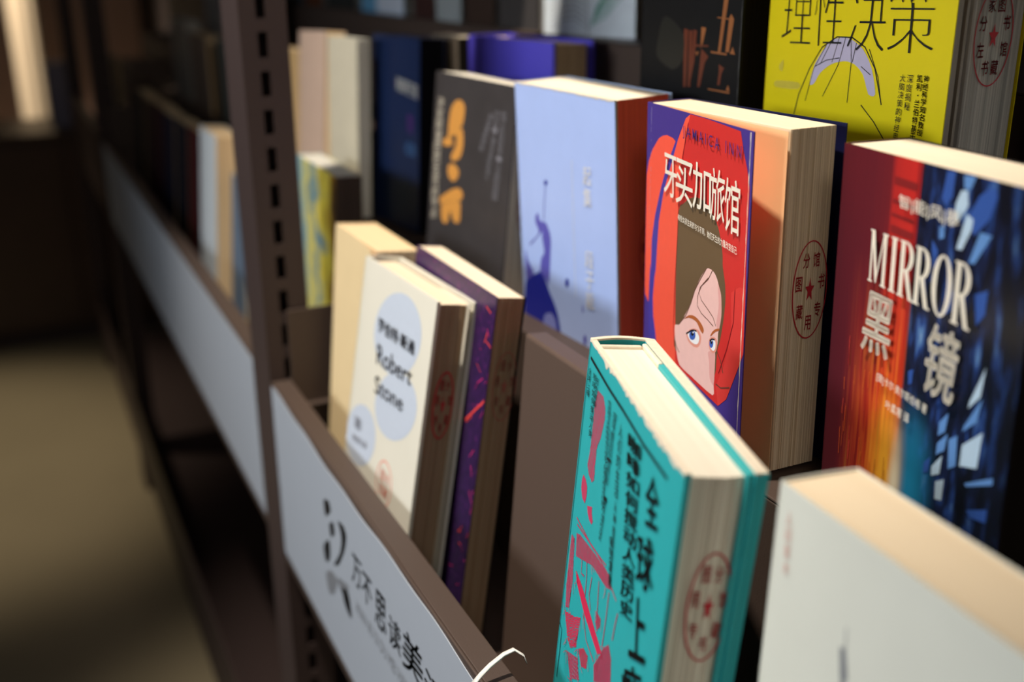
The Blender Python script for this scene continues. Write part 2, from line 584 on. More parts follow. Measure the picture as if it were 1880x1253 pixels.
ART = {'jam': [('red',[(-3.8,44.5),(3.2,35.3),(8.6,27.4),(18.0,19.4),(23.8,17.2),(29.6,16.0),(38.3,16.6),(41.8,18.0),(32.7,30.3),(22.6,48.1),(14.5,66.6),(10.1,82.7),(9.2,103.5),(8.1,99.1),(7.5,109.7),(6.5,125.1),(0.7,121.1),(-3.2,115.2)]),('stripe',[(48.9,8.3),(41.8,18.0),(32.7,30.3),(22.6,48.1),(14.5,66.6),(10.1,82.7),(9.2,103.5),(8.1,99.1),(7.5,109.7),(6.9,125.0),(7.3,142.3),(11.2,149.4),(20.8,146.4),(18.7,142.1),(14.6,131.7),(13.4,120.1),(15.6,105.8),(17.1,101.4),(20.3,69.5),(26.7,49.9),(38.7,28.4),(45.2,16.4)]),('dred',[(61.0,-1.4),(82.8,-0.7),(102.5,0.8),(121.3,1.6),(125.0,10.7),(129.6,18.7),(133.4,28.2),(133.5,60.5),(134.7,88.7),(135.4,116.7),(133.6,120.1),(127.4,131.9),(118.3,149.0),(108.7,156.8),(50.0,152.7),(46.9,113.9),(46.9,89.2),(48.8,55.3),(51.1,26.3),(57.2,8.7)]),('red',[(61.0,-1.4),(55.0,3.2),(45.2,16.4),(38.7,28.4),(26.7,49.9),(20.3,69.5),(17.1,101.4),(15.6,105.8),(13.4,120.1),(14.6,131.7),(18.7,142.1),(23.7,161.7),(50.0,152.7),(47.9,126.5),(46.9,113.9),(46.9,89.2),(47.8,77.8),(48.8,55.3),(51.1,26.3),(57.2,8.7)]),('mred',[(118.4,87.5),(127.4,82.0),(134.5,81.5),(135.4,116.7),(133.6,120.1),(127.4,131.9),(118.3,149.0),(108.7,156.8),(105.1,146.1),(113.8,131.0),(120.7,110.1)]),('hair',[(48.9,57.6),(54.8,52.0),(63.3,47.1),(71.8,44.9),(80.3,44.8),(88.6,47.3),(98.5,53.8),(103.5,60.8),(106.9,69.4),(107.7,76.0),(111.3,85.0),(112.4,95.1),(110.6,107.4),(107.9,118.5),(105.0,125.3),(102.6,142.0),(82.1,141.8),(49.8,143.4),(48.6,127.9),(47.5,97.4)]),('face',[(48.0,127.7),(54.4,125.4),(61.2,117.8),(67.9,109.5),(72.7,101.0),(78.3,92.3),(84.0,85.7),(88.9,81.7),(94.0,81.0),(98.2,82.0),(101.6,84.5),(105.0,88.9),(107.2,92.1),(108.1,97.8),(108.4,103.7),(106.8,110.8),(105.4,114.9),(105.3,120.8),(102.7,126.8),(103.0,134.6),(103.0,140.4),(102.5,146.7),(101.5,153.1),(74.2,152.0),(56.3,150.6),(51.1,143.0),(48.6,135.9)]),('blush',[(102.5,86.6),(105.0,88.9),(107.2,92.1),(108.1,97.8),(108.4,103.7),(106.8,110.8),(104.4,112.3),(102.7,109.8),(104.1,103.5),(104.6,97.3)]),('blush',[(93.9,129.7),(97.9,127.6),(102.7,126.8),(103.0,134.6),(102.5,146.7),(97.1,143.9),(95.9,135.6)]),('socket',[(64.3,128.2),(68.8,124.1),(74.8,121.4),(81.2,120.8),(84.4,123.4),(83.7,127.9),(80.1,131.4),(74.7,132.6),(67.9,131.8)]),('socket',[(94.1,124.0),(95.6,120.5),(99.1,118.6),(103.4,118.5),(105.1,120.9),(103.6,125.9),(99.9,128.2),(95.8,127.4)]),('white',[(66.4,127.5),(69.8,124.7),(74.0,122.6),(78.4,122.2),(81.4,124.0),(82.0,126.0),(80.5,128.8),(77.1,130.4),(71.9,130.8),(68.3,129.6)]),('white',[(95.3,123.7),(96.3,121.5),(98.8,119.9),(101.4,119.5),(102.8,121.3),(102.6,124.6),(100.3,126.7),(97.0,126.1)]),('iris',[(77.0,125.0),(76.7,126.2),(75.9,127.4),(74.6,128.4),(73.0,129.1),(71.5,129.4),(70.1,129.2),(69.1,128.6),(68.7,127.6),(69.0,126.4),(69.8,125.2),(71.1,124.1),(72.7,123.4),(74.3,123.1),(75.6,123.3),(76.6,124.0)]),('iris',[(100.1,122.4),(99.9,123.4),(99.5,124.4),(98.7,125.2),(97.8,125.7),(96.9,125.8),(96.1,125.5),(95.5,124.8),(95.3,123.9),(95.4,122.8),(95.9,121.8),(96.6,121.0),(97.6,120.5),(98.5,120.4),(99.3,120.7),(99.9,121.4)]),('dark',[(74.7,124.7),(74.6,125.3),(74.2,125.8),(73.6,126.3),(72.9,126.6),(72.2,126.8),(71.5,126.7),(71.1,126.4),(70.9,125.9),(71.0,125.3),(71.4,124.7),(72.0,124.3),(72.7,123.9),(73.4,123.8),(74.1,123.9),(74.5,124.2)]),('dark',[(98.9,121.8),(98.9,122.3),(98.6,122.7),(98.3,123.1),(97.9,123.4),(97.4,123.4),(97.1,123.3),(96.8,122.9),(96.7,122.5),(96.7,122.0),(97.0,121.5),(97.3,121.1),(97.7,120.9),(98.2,120.8),(98.6,121.0),(98.8,121.3)]),('white',[(74.5,124.0),(74.3,124.4),(73.8,124.7),(73.3,124.7),(73.1,124.4),(73.3,124.0),(73.8,123.8),(74.3,123.7)]),('white',[(98.7,121.1),(98.6,121.4),(98.3,121.7),(97.9,121.7),(97.8,121.4),(97.9,121.0),(98.2,120.8),(98.6,120.8)]),('brow',[(61.3,119.7),(66.5,116.0),(72.6,114.1),(78.7,114.1),(84.9,116.0),(87.5,118.3),(86.3,120.9),(82.8,119.7),(78.0,116.6),(71.9,116.5),(66.6,117.3)]),('brow',[(95.9,119.4),(98.2,116.1),(102.1,113.2),(106.8,111.4),(106.4,112.8),(102.1,114.8),(98.2,117.9)])],'jam_lines': [('hairline',0.5,[(95.6,81.1),(90.9,87.4),(82.7,93.5),(79.5,98.3),(83.2,101.9),(91.8,104.8),(98.6,107.4),(102.3,111.4)]),('hairline',0.5,[(90.9,86.6),(81.1,94.7),(78.0,101.1),(77.9,106.6),(83.6,109.5),(92.1,110.8),(99.1,112.4)]),('hairline',0.6,[(88.1,81.9),(80.8,90.1),(74.3,98.2),(69.5,107.4),(63.0,117.2),(54.3,124.6)]),('hairline',0.8,[(105.0,125.3),(109.9,129.4),(113.2,135.4)]),('hairline',0.7,[(105.1,144.7),(111.3,144.9),(121.7,140.8)]),('ddred',0.6,[(122.9,84.7),(122.7,103.0),(116.5,120.1),(107.9,137.3)]),('ddred',0.5,[(58.7,5.2),(52.8,24.3),(48.9,49.6),(48.3,73.7),(46.3,105.9),(46.0,127.1),(48.2,141.6)]),('dark',0.9,[(64.3,128.0),(67.2,126.3),(70.6,124.1),(74.4,122.5),(78.3,122.0)]),('dark',0.9,[(95.7,122.1),(98.4,120.2),(101.6,119.5)]),('hairline',0.5,[(48.7,136.7),(51.4,140.5),(55.7,142.6)])],'jam_text': [('牙',[(27.5,26.0),(46.6,26.4),(29.7,51.2),(48.4,50.9)]),('买',[(44.7,26.1),(68.1,26.6),(46.7,52.5),(69.7,52.0)]),('加',[(68.0,24.6),(91.5,25.1),(69.6,51.0),(92.8,50.6)]),('旅',[(90.7,24.2),(108.1,24.6),(92.1,52.9),(109.2,52.5)]),('馆',[(108.2,26.4),(125.5,26.7),(109.4,55.5),(126.3,55.1)]),('JAMAICA INN',[(53.4,7.2),(124.9,8.4),(54.3,14.6),(125.2,17.3)]),('有些女孩生来就与众不同，她们天生的力量改变自己',[(50.3,58.5),(124.3,60.9),(50.2,62.3),(125.2,65.3)])],'teal': [('pink',[(24.0,19.1),(35.1,18.1),(40.8,22.2),(42.0,27.4),(38.5,39.2),(34.0,46.5),(34.3,56.0),(35.9,63.7),(32.3,66.8),(24.9,65.9),(20.4,62.2),(22.5,54.3),(22.5,41.9),(21.6,31.0),(22.9,23.3)]),('pink',[(15.4,70.7),(20.5,70.9),(24.7,73.3),(25.4,78.1),(23.9,83.3),(17.9,83.2),(13.8,79.2),(13.4,74.2)]),('pink',[(28.8,82.0),(37.7,78.0),(38.5,81.2),(42.0,84.2),(40.1,86.8),(35.5,86.7),(31.0,85.0)]),('pink',[(14.7,105.9),(21.9,103.0),(54.9,96.1),(79.5,92.9),(86.6,96.1),(77.5,100.6),(49.8,104.8),(31.0,112.7),(18.2,118.0)]),('pink2',[(22.6,124.4),(36.5,125.4),(82.9,134.1),(76.3,139.4),(46.1,135.9),(24.8,129.5)]),('pink2',[(8.1,158.4),(23.6,151.7),(40.4,142.2),(38.9,154.5),(38.4,161.6),(27.5,169.8),(19.8,168.8)]),('pink2',[(42.8,159.7),(51.8,152.8),(61.1,151.4),(61.1,159.0),(51.7,164.4)]),('pink',[(72.6,148.4),(80.1,137.8),(85.1,129.1),(92.2,122.7),(98.3,126.5),(102.1,137.5),(75.9,155.8)]),('pink',[(5.2,111.7),(11.8,110.9),(17.2,132.1),(16.3,151.4),(9.0,155.9),(5.7,143.4)]),('pink',[(22.4,175.2),(43.4,165.1),(50.5,173.5),(33.9,185.1)]),('pink',[(66.3,120.8),(74.9,119.9),(75.3,124.0),(70.3,129.8),(67.3,126.4)])],'teal_lines': [('pink',0.8,[(11.5,98.1),(45.9,96.1),(73.0,91.0)]),('pink',0.8,[(14.3,100.9),(51.3,94.8),(79.5,92.9)]),('pink',0.8,[(40.4,108.3),(43.3,117.0),(43.9,127.3)]),('pink',0.8,[(64.8,104.6),(67.4,116.7),(69.4,127.7)]),('pink',0.8,[(82.8,99.9),(83.3,112.9),(82.5,129.9)]),('pink',0.8,[(44.8,136.8),(55.3,145.8),(71.9,146.9)]),('pink',0.8,[(52.2,110.2),(50.9,121.3),(56.5,126.8)]),('pink',0.8,[(31.0,112.7),(32.4,119.8),(38.3,118.2)]),('pink',0.8,[(86.3,95.5),(95.1,96.7)]),('pink',0.8,[(5.9,134.9),(16.0,142.1),(15.0,148.4)]),('pink',0.8,[(96.7,117.2),(97.8,108.1),(99.6,100.5)]),('ink',1.6,[(4.8,8.6),(42.5,10.4),(70.5,10.6),(105.1,11.9),(139.0,11.2)]),('ink',0.4,[(2.9,18.4),(3.0,76.7),(1.3,150.8),(-0.0,207.3)]),('ink',0.9,[(-0.0,171.5),(6.8,172.2),(7.3,185.2),(6.7,203.7)])],'teal_text': [('全',[(114.3,20.7),(131.2,16.0),(120.4,41.9),(137.4,36.3)]),('球',[(113.2,50.1),(134.2,42.4),(119.5,72.9),(140.6,64.0)]),('上',[(114.8,80.3),(135.8,71.3),(122.4,107.1),(143.7,96.6)]),('瘾',[(115.5,115.5),(141.0,102.1),(122.3,142.1),(148.1,126.9)]),('咖啡如何搅动人类历史',[(82.6,15.0),(102.6,12.9),(102.9,98.3),(121.3,91.3)])],'teal_small': [[(56.1,16.8),(62.5,16.0),(54.9,55.1),(61.7,53.9)],[(45.2,15.0),(51.0,14.4),(54.2,70.0),(60.2,68.8)],[(67.1,17.5),(73.4,16.8),(72.9,53.6),(79.4,52.5)],[(57.6,61.0),(62.5,60.1),(55.9,85.8),(61.0,84.7)],[(74.3,54.4),(78.9,53.5),(80.5,95.7),(85.3,94.5)],[(73.3,73.7),(78.0,72.7),(81.1,96.9),(85.9,95.7)],[(3.9,13.8),(9.3,13.3),(5.2,29.6),(10.7,28.9)],[(13.7,13.1),(19.9,12.4),(17.7,47.2),(24.2,46.2)],[(20.3,13.3),(25.5,12.8),(20.0,29.5),(25.2,28.8)]],'mir_text': [('MIRROR',[(29.7,35.4),(102.1,35.2),(30.1,60.1),(102.4,62.4)]),('黑',[(30.7,64.6),(53.1,65.0),(29.0,93.9),(50.0,93.4)]),('镜',[(78.7,65.5),(98.8,66.9),(75.8,98.1),(96.6,98.3)]),('[德]卡尔·奥尔斯伯格 著',[(43.6,101.3),(81.6,103.7),(43.5,106.1),(81.2,108.9)]),('叶柔寒 译',[(52.4,112.1),(70.1,112.5),(52.0,116.6),(70.0,117.7)]),('智|能|风|暴',[(48.3,15.5),(89.0,15.4),(48.8,22.3),(89.4,23.4)])],'mir': [('red',[(42.5,0.0),(72.8,0.0),(72.9,9.1),(69.5,29.0),(69.1,39.0),(48.5,40.8)]),('darkred',[(43.3,5.2),(56.2,4.9),(66.5,3.7),(66.4,9.1),(57.3,12.0),(43.9,9.4)]),('darkred',[(46.2,25.3),(66.7,23.5),(66.9,30.9),(46.6,31.6)]),('blue1',[(76.1,0.9),(81.3,0.1),(80.8,11.1),(77.0,15.4),(74.3,12.4)]),('ice',[(83.4,13.0),(85.9,7.3),(89.7,6.6),(91.1,12.6),(86.2,20.0),(83.1,19.5)]),('blue1',[(91.8,17.1),(97.0,7.5),(104.9,1.6),(107.3,6.1),(104.1,15.7),(96.4,24.2)]),('ice',[(86.4,31.8),(90.8,16.1),(94.9,17.6),(94.4,22.3),(89.9,31.5)]),('blue2',[(94.9,35.6),(99.8,21.7),(106.7,21.8),(102.9,27.9),(98.3,35.4)]),('blue2',[(86.6,0.9),(93.9,-0.9),(91.6,5.7),(87.5,6.4)]),('blue2',[(74.4,24.9),(77.9,23.6),(78.3,28.9),(75.3,30.2)]),('blue1',[(70.8,31.2),(75.1,35.1),(74.6,43.8),(71.9,50.8)]),('blue1',[(83.3,50.8),(89.8,49.0),(89.0,57.7),(82.8,61.9)]),('blue1',[(63.3,94.3),(66.8,92.2),(66.6,99.0),(64.3,100.7)]),('blue1',[(100.5,47.6),(108.2,43.9),(107.9,54.3),(103.6,60.1)]),('ice',[(105.2,92.9),(112.3,75.4),(111.1,88.9),(104.6,96.6)]),('blue2',[(103.5,104.9),(112.6,88.8),(110.6,100.3),(102.8,107.9)]),('ice',[(103.5,123.7),(103.7,113.7),(115.0,103.2),(113.9,120.2)]),('blue2',[(87.8,109.6),(93.2,102.9),(92.1,112.3),(87.7,116.0)]),('blue2',[(88.0,119.6),(94.1,112.4),(92.9,121.1),(87.8,125.2)]),('ice',[(85.9,131.7),(92.0,123.8),(91.4,132.9),(86.2,136.1)]),('blue1',[(80.5,132.2),(84.6,127.6),(83.8,135.5),(80.6,137.4)]),('blue2',[(107.6,129.9),(123.9,120.0),(124.1,123.0),(109.0,130.9)]),('blue1',[(110.7,141.2),(122.9,135.0),(122.8,141.3),(113.5,143.4)]),('ice',[(89.5,137.5),(94.9,134.0),(94.6,144.5),(90.1,145.8)]),('blue2',[(95.1,114.7),(100.1,110.8),(101.1,124.7),(96.6,128.2)]),('orange',[(30.6,105.7),(44.1,112.6),(46.4,139.5),(40.2,152.4),(33.0,147.4),(25.4,127.9)]),('yellow',[(47.7,126.9),(61.3,117.5),(59.2,143.8),(55.7,150.4),(44.7,150.4),(46.4,139.5)]),('cyan',[(61.5,118.4),(72.8,117.6),(73.0,137.6),(70.3,148.5),(62.9,148.1),(62.1,132.7)]),('ice',[(57.9,134.5),(62.0,131.7),(65.1,148.0),(61.7,150.6),(58.4,148.2)]),('orange',[(51.8,72.1),(62.4,67.1),(61.6,90.1),(51.3,88.9)])],'rs': [('pale',[(120.5,28.6),(121.2,35.3),(119.9,42.2),(116.6,49.2),(111.6,55.8),(104.9,61.8),(96.8,66.9),(87.8,70.8),(78.2,73.3),(68.5,74.2),(59.1,73.5),(50.7,71.2),(43.5,67.2),(38.2,61.9),(35.0,55.4),(34.0,48.2),(35.5,40.6),(39.2,33.1),(45.0,26.1),(52.5,19.9),(61.3,14.9),(70.9,11.4),(80.7,9.4),(90.3,9.1),(99.2,10.4),(106.9,13.2),(113.2,17.3),(117.8,22.5)]),('pale',[(127.6,80.1),(128.1,85.8),(126.9,91.8),(123.9,97.9),(119.4,103.8),(113.4,109.3),(106.3,114.0),(98.3,117.8),(89.8,120.5),(81.3,121.8),(73.2,121.7),(65.8,120.2),(59.7,117.2),(55.1,113.0),(52.4,107.8),(51.6,101.8),(53.0,95.3),(56.3,88.7),(61.5,82.5),(68.1,76.9),(75.8,72.1),(84.2,68.6),(92.8,66.3),(101.2,65.5),(109.0,66.0),(115.8,67.9),(121.3,71.0),(125.3,75.1)]),('pale',[(60.1,128.5),(60.9,134.8),(59.8,141.5),(56.7,148.0),(51.9,154.1),(45.7,159.2),(38.4,163.1),(30.4,165.5),(22.4,166.2),(14.9,165.0),(8.3,162.1),(3.3,157.6),(0.1,151.9),(-0.9,145.2),(0.4,138.2),(3.7,131.3),(8.9,125.0),(15.6,119.8),(23.3,116.1),(31.4,114.1),(39.3,113.8),(46.6,115.3),(52.7,118.4),(57.3,122.9)])],'rs_text': [('罗伯特·斯通',[(41.4,38.3),(112.3,36.8),(42.9,49.3),(113.1,47.0)]),('Robert',[(44.4,58.8),(114.1,56.7),(46.7,74.2),(113.5,69.5)]),('Stone',[(47.1,83.0),(104.3,80.3),(49.0,97.0),(104.5,92.8)]),('著',[(13.6,128.4),(29.2,127.1),(15.4,138.7),(30.8,136.4)]),('狗兵译',[(13.6,143.9),(46.2,140.1),(14.2,150.0),(45.8,146.4)])],'rs_oval': [(80.1,140.3),(104.7,151.7),(67.4,164.3),(100.9,174.8)],'rs_fore': [(-4.238737007636715,-0.07223536451430923)],'blue': [('ink2',[(23.9,104.2),(24.8,99.0),(28.7,96.5),(30.8,101.7),(38.7,102.6),(33.8,109.8),(15.0,124.5),(13.9,123.4),(28.7,112.1)]),('ink2',[(38.1,101.5),(43.8,105.4),(46.9,113.5),(45.3,126.4),(42.0,149.3),(37.2,147.8),(28.7,143.1),(30.8,132.2),(36.3,125.8),(33.5,113.7)]),('ink',[(5.6,155.3),(23.4,145.7),(28.7,143.1),(37.1,149.2),(41.6,156.1),(48.6,163.7),(54.2,173.1),(57.6,191.5),(51.8,214.6),(-10.5,233.8),(-4.6,203.4),(1.5,170.1)]),('ink2',[(5.5,129.8),(9.8,139.4),(18.2,146.9),(5.6,155.3),(4.9,143.2)]),('ink3',[(32.3,178.9),(42.9,173.4),(50.2,178.3),(50.7,190.7),(40.0,197.9),(30.5,193.5)]),('ink',[(44.6,70.1),(44.1,71.4),(42.7,72.4),(41.1,72.7),(39.8,72.1),(39.4,70.9),(40.0,69.6),(41.4,68.6),(43.0,68.4),(44.2,68.9)]),('ink',[(71.7,141.6),(71.1,143.8),(69.7,145.5),(68.1,145.9),(66.9,144.9),(66.5,142.8),(67.1,140.6),(68.4,138.9),(70.1,138.5),(71.3,139.6)]),('ink2',[(95.1,180.0),(94.6,182.6),(93.4,184.4),(92.0,184.8),(90.8,183.7),(90.4,181.4),(90.9,178.9),(92.2,177.1),(93.6,176.7),(94.7,177.8)]),('ink3',[(92.1,156.5),(91.6,158.9),(90.6,160.1),(89.6,159.4),(89.3,157.2),(89.7,154.8),(90.8,153.6),(91.7,154.3)])],'blue_lines': [('ink2',0.9,[(41.5,72.0),(38.9,86.7),(36.6,101.8)]),('offwhite',0.5,[(81.1,47.4),(80.7,97.0),(81.2,150.2)])],'blue_text': [('起集',[(96.3,48.2),(107.2,47.5),(96.1,79.6),(106.7,78.5)]),('段子能',[(96.4,109.6),(107.7,108.2),(96.4,155.8),(107.7,153.7)])],'ma': [('gold',[(35.6,28.2),(45.0,21.3),(55.8,21.4),(61.4,26.9),(58.8,41.1),(48.7,44.7),(32.3,49.1),(32.3,38.0)]),('gold',[(32.3,49.1),(48.6,43.9),(59.9,45.6),(62.8,57.7),(58.3,69.4),(48.3,73.8),(40.7,73.7),(41.4,68.7),(48.6,59.7),(46.6,51.2),(32.6,55.5)]),('gold',[(21.8,58.6),(36.1,54.2),(42.9,58.9),(38.0,62.0),(25.0,63.8)]),('gold',[(36.3,79.3),(47.1,76.7),(57.5,81.5),(55.5,88.3),(45.1,92.5),(36.3,87.5)]),('gold',[(22.2,111.7),(45.0,100.0),(61.0,96.0),(68.4,100.7),(63.5,106.5),(40.0,111.7),(25.2,116.2)]),('gold',[(29.1,115.5),(61.9,107.6),(65.6,115.1),(64.4,126.1),(53.2,126.8),(45.6,119.0),(40.6,131.1),(30.7,131.4),(27.1,124.4)])],'ma_text': [('决定阿里巴巴生死的节点',[(3.7,22.1),(24.5,20.8),(2.5,133.7),(22.6,131.3)])],'ma_small': [[(128.9,20.8),(136.8,21.4),(122.2,94.7),(133.5,94.1)],[(118.2,22.0),(126.2,22.6),(108.1,78.7),(115.3,80.5)],[(107.7,24.7),(115.8,25.2),(92.7,58.0),(101.3,58.3)]],'yl': [('lilac',[(42.5,102.0),(45.9,90.5),(54.8,79.0),(63.4,74.6),(74.1,74.3),(85.3,79.4),(93.5,89.2),(98.3,102.7),(92.9,103.3),(87.2,93.2),(79.5,88.0),(70.5,86.9),(59.9,89.5),(51.2,95.0),(46.3,101.7)]),('dimyel',[(11.0,103.0),(32.2,102.3),(32.1,106.2),(10.8,106.9)]),('dimyel',[(13.0,93.1),(16.8,90.2),(16.5,96.6),(13.4,96.3)])],'yl_lines': [('ink',0.7,[(30.0,122.5),(33.4,109.2),(41.4,93.4),(51.2,80.4),(63.3,73.9),(75.8,73.6),(86.8,78.2),(96.0,89.0),(103.7,108.0)]),('ink',0.5,[(39.8,112.4),(45.2,93.1),(54.8,79.0)]),('ink',0.5,[(90.3,79.1),(99.1,93.4),(102.9,105.7)]),('ink',0.6,[(87.8,109.7),(99.3,117.9),(108.1,126.2)]),('ink',0.5,[(59.8,75.1),(50.6,90.2)]),('ink',0.5,[(65.2,74.2),(60.7,88.2)]),('ink',0.5,[(70.5,73.9),(66.3,89.0),(54.9,108.3)]),('ink',0.5,[(75.0,74.2),(76.8,87.0),(76.3,109.7)]),('ink',0.5,[(79.7,76.3),(77.6,86.9)]),('ink',0.5,[(46.0,91.8),(55.9,87.4),(66.7,85.4)]),('ink',0.5,[(84.9,88.7),(93.1,92.7)])],'yl_text': [('理',[(14.9,47.7),(39.4,47.2),(13.6,80.2),(40.6,79.2)]),('性',[(42.2,47.2),(66.8,46.8),(43.6,79.9),(67.6,78.8)]),('决',[(72.9,46.7),(100.3,46.2),(72.4,80.8),(101.2,79.5)]),('策',[(102.6,45.1),(135.7,44.6),(103.7,79.9),(136.8,78.2)])],'yl_cols': [('神经科学知名教授',[(133.0,89.1),(136.4,89.3),(132.6,120.8),(136.5,121.2)]),('凯利·兰伯特基于',[(128.4,89.2),(132.1,89.3),(128.0,124.0),(131.7,124.1)]),('深度揭秘',[(121.1,89.8),(125.5,89.6),(121.2,108.9),(125.3,109.0)]),('大脑决策的神经奥秘',[(116.1,90.0),(119.9,90.0),(115.2,129.9),(119.3,129.9)])],'blk': [('bronze',[(98.4,19.3),(104.0,19.3),(104.6,35.0),(99.1,67.6),(96.2,67.8),(99.9,35.2)]),('bronze',[(106.6,45.6),(108.7,43.4),(111.8,46.4),(108.2,67.0),(104.4,67.3)]),('bronze',[(92.8,46.4),(94.7,45.8),(108.5,46.3),(108.1,47.2)]),('bronze',[(87.9,67.7),(105.9,68.0),(106.0,69.2),(88.4,68.8)]),('bronze',[(109.2,68.0),(112.1,63.5),(114.9,68.2)]),('rust',[(97.9,75.4),(104.0,77.4),(101.4,81.2),(100.2,88.6),(97.2,88.9),(98.4,80.4)]),('bronze',[(86.5,91.9),(111.1,92.0),(111.2,93.1),(87.1,92.7)]),('bronze',[(107.2,91.3),(109.3,87.7),(111.5,91.4)]),('rust',[(55.3,55.0),(60.6,55.3),(60.5,93.5),(57.3,93.8)]),('rust',[(61.7,55.9),(65.9,55.6),(65.8,92.9),(62.7,93.2)]),('rust',[(66.9,55.0),(71.1,55.4),(69.6,75.3),(64.8,93.0)]),('bronze',[(76.0,52.9),(81.6,53.2),(78.8,62.3),(76.2,66.9)]),('rust',[(69.3,64.5),(85.0,64.1),(85.1,65.2),(69.9,65.9)]),('rust',[(77.2,66.8),(85.7,71.3),(82.0,75.5),(77.3,91.9),(74.2,92.2)]),('bronze',[(70.2,69.6),(74.3,68.7),(72.5,71.7)]),('moss',[(28.5,48.7),(39.7,49.4),(55.6,59.0),(54.9,76.4),(42.2,83.2),(22.3,75.8),(22.6,63.8)])],'lab_text': [('万',[(248.9,45.9),(271.5,44.1),(243.6,73.4),(266.8,70.8)]),('不',[(273.6,47.8),(296.3,45.8),(269.0,74.0),(292.1,71.3)]),('思',[(304.6,44.7),(329.2,42.6),(299.5,76.9),(324.8,73.8)]),('读',[(333.6,48.2),(359.0,45.8),(330.0,74.4),(355.9,71.2)]),('美',[(362.8,41.5),(401.5,38.2),(358.8,74.0),(398.4,69.0)]),('汉',[(403.6,45.9),(444.0,42.0),(400.7,75.4),(442.0,69.8)]),('WAN BU SI DU MEI HAN',[(251.6,86.5),(370.8,81.7),(247.5,97.6),(369.4,94.0)])],'lab': [('ink',[(172.1,38.4),(187.8,32.5),(192.4,39.0),(181.9,47.7),(173.8,51.6)]),('ink',[(185.2,54.1),(197.1,46.8),(199.8,55.6),(187.5,64.7)]),('ink',[(211.7,38.2),(227.9,34.4),(235.3,40.4),(227.9,55.5),(207.4,79.3),(191.7,87.8),(212.4,66.5),(220.1,51.0),(217.5,42.4)]),('ink',[(160.7,86.0),(181.3,70.8),(179.8,88.2),(165.1,99.1)]),('grey',[(162.1,111.5),(182.1,99.0),(198.6,99.0),(184.8,118.9),(168.5,126.7)]),('grey',[(199.3,95.6),(230.6,85.6),(226.5,95.2),(209.1,103.6)]),('ink',[(212.7,97.1),(230.4,92.9),(235.4,112.1),(222.1,112.5),(214.4,106.5)])],'lab_right': [(499.6,-10.7),(59.4,1.4),(4.5,175.9)],'white_small': [(6.8,13.9),(9.8,34.5)]}

# ------------------------------------------------------------------ the place
def struct(name, bm, m, **kw):
    return tag(build(name, bm, m, **kw), kind='structure')


bm = bmesh.new()
box(bm, -3.0, 3.0, -2.0, 8.0, -0.05, 0.0)
struct('floor', bm, mat('floor_tiles', rgb(150, 136, 108), 0.35, 0.4, 0.18, 1.6))
bm = bmesh.new()
box(bm, -3.0, 3.0, 6.6, 6.7, 0, 3.0)
struct('wall_back', bm, mat('brown_wall', rgb(176, 146, 132), 0.8, 0.2, 0.1, 3))
bm = bmesh.new()
box(bm, 0.76, 0.86, -1.2, 6.6, 0, 2.6)
struct('wall_right', bm, mat('dark_wall', rgb(52, 44, 40), 0.8, 0.2, 0.1, 3))

# ------------------------------------------------------------------ slotted steel shelving, one bay after another
XL = 0.1905                                   # aisle face of the front lip
STEP = ((0.342, -0.272), (0.4185, -0.2), (0.503, -0.07))
FLOOR0 = -0.49


def post_mesh(y, z0, z1, depth):
    """an L shaped upright with a column of slots in the leg that faces along the row"""
    bm = bmesh.new()
    zs, z = [], -0.0445 - 0.0326 * 35
    while z < z1:
        zs.append(z)
        z += 0.0326
    xs = [0.19, 0.2048, 0.2130, 0.231]
    cut = [z0]
    for z in zs:
        cut += [z, z + 0.0215]
    cut = [c for c in cut if z0 <= c <= z1] + [z1]
    for i in range(3):
        for k in range(len(cut) - 1):
            if i == 1 and k % 2 == 1 and k < len(cut) - 2:
                continue
            v = [bm.verts.new((x, y, z + H)) for x, z in ((xs[i], cut[k]), (xs[i + 1], cut[k]), (xs[i + 1], cut[k + 1]), (xs[i], cut[k + 1]))]
            bm.faces.new(v)
    bmesh.ops.remove_doubles(bm, verts=bm.verts, dist=1e-6)
    r = bmesh.ops.extrude_face_region(bm, geom=bm.faces[:])
    bmesh.ops.translate(bm, verts=[g for g in r['geom'] if isinstance(g, bmesh.types.BMVert)], vec=(0, 0.002, 0))
    bmesh.ops.recalc_face_normals(bm, faces=bm.faces)
    box(bm, 0.19, 0.192, y + 0.0021, y + depth, z0 + H, z1 + H)
    box(bm, 0.1921, 0.231, y + depth - 0.002, y + depth, z0 + H, z1 + H)  # added plates close the channel so the slots look dark
    box(bm, 0.229, 0.231, y + 0.0021, y + depth - 0.0021, z0 + H, z1 + H)
    return bm


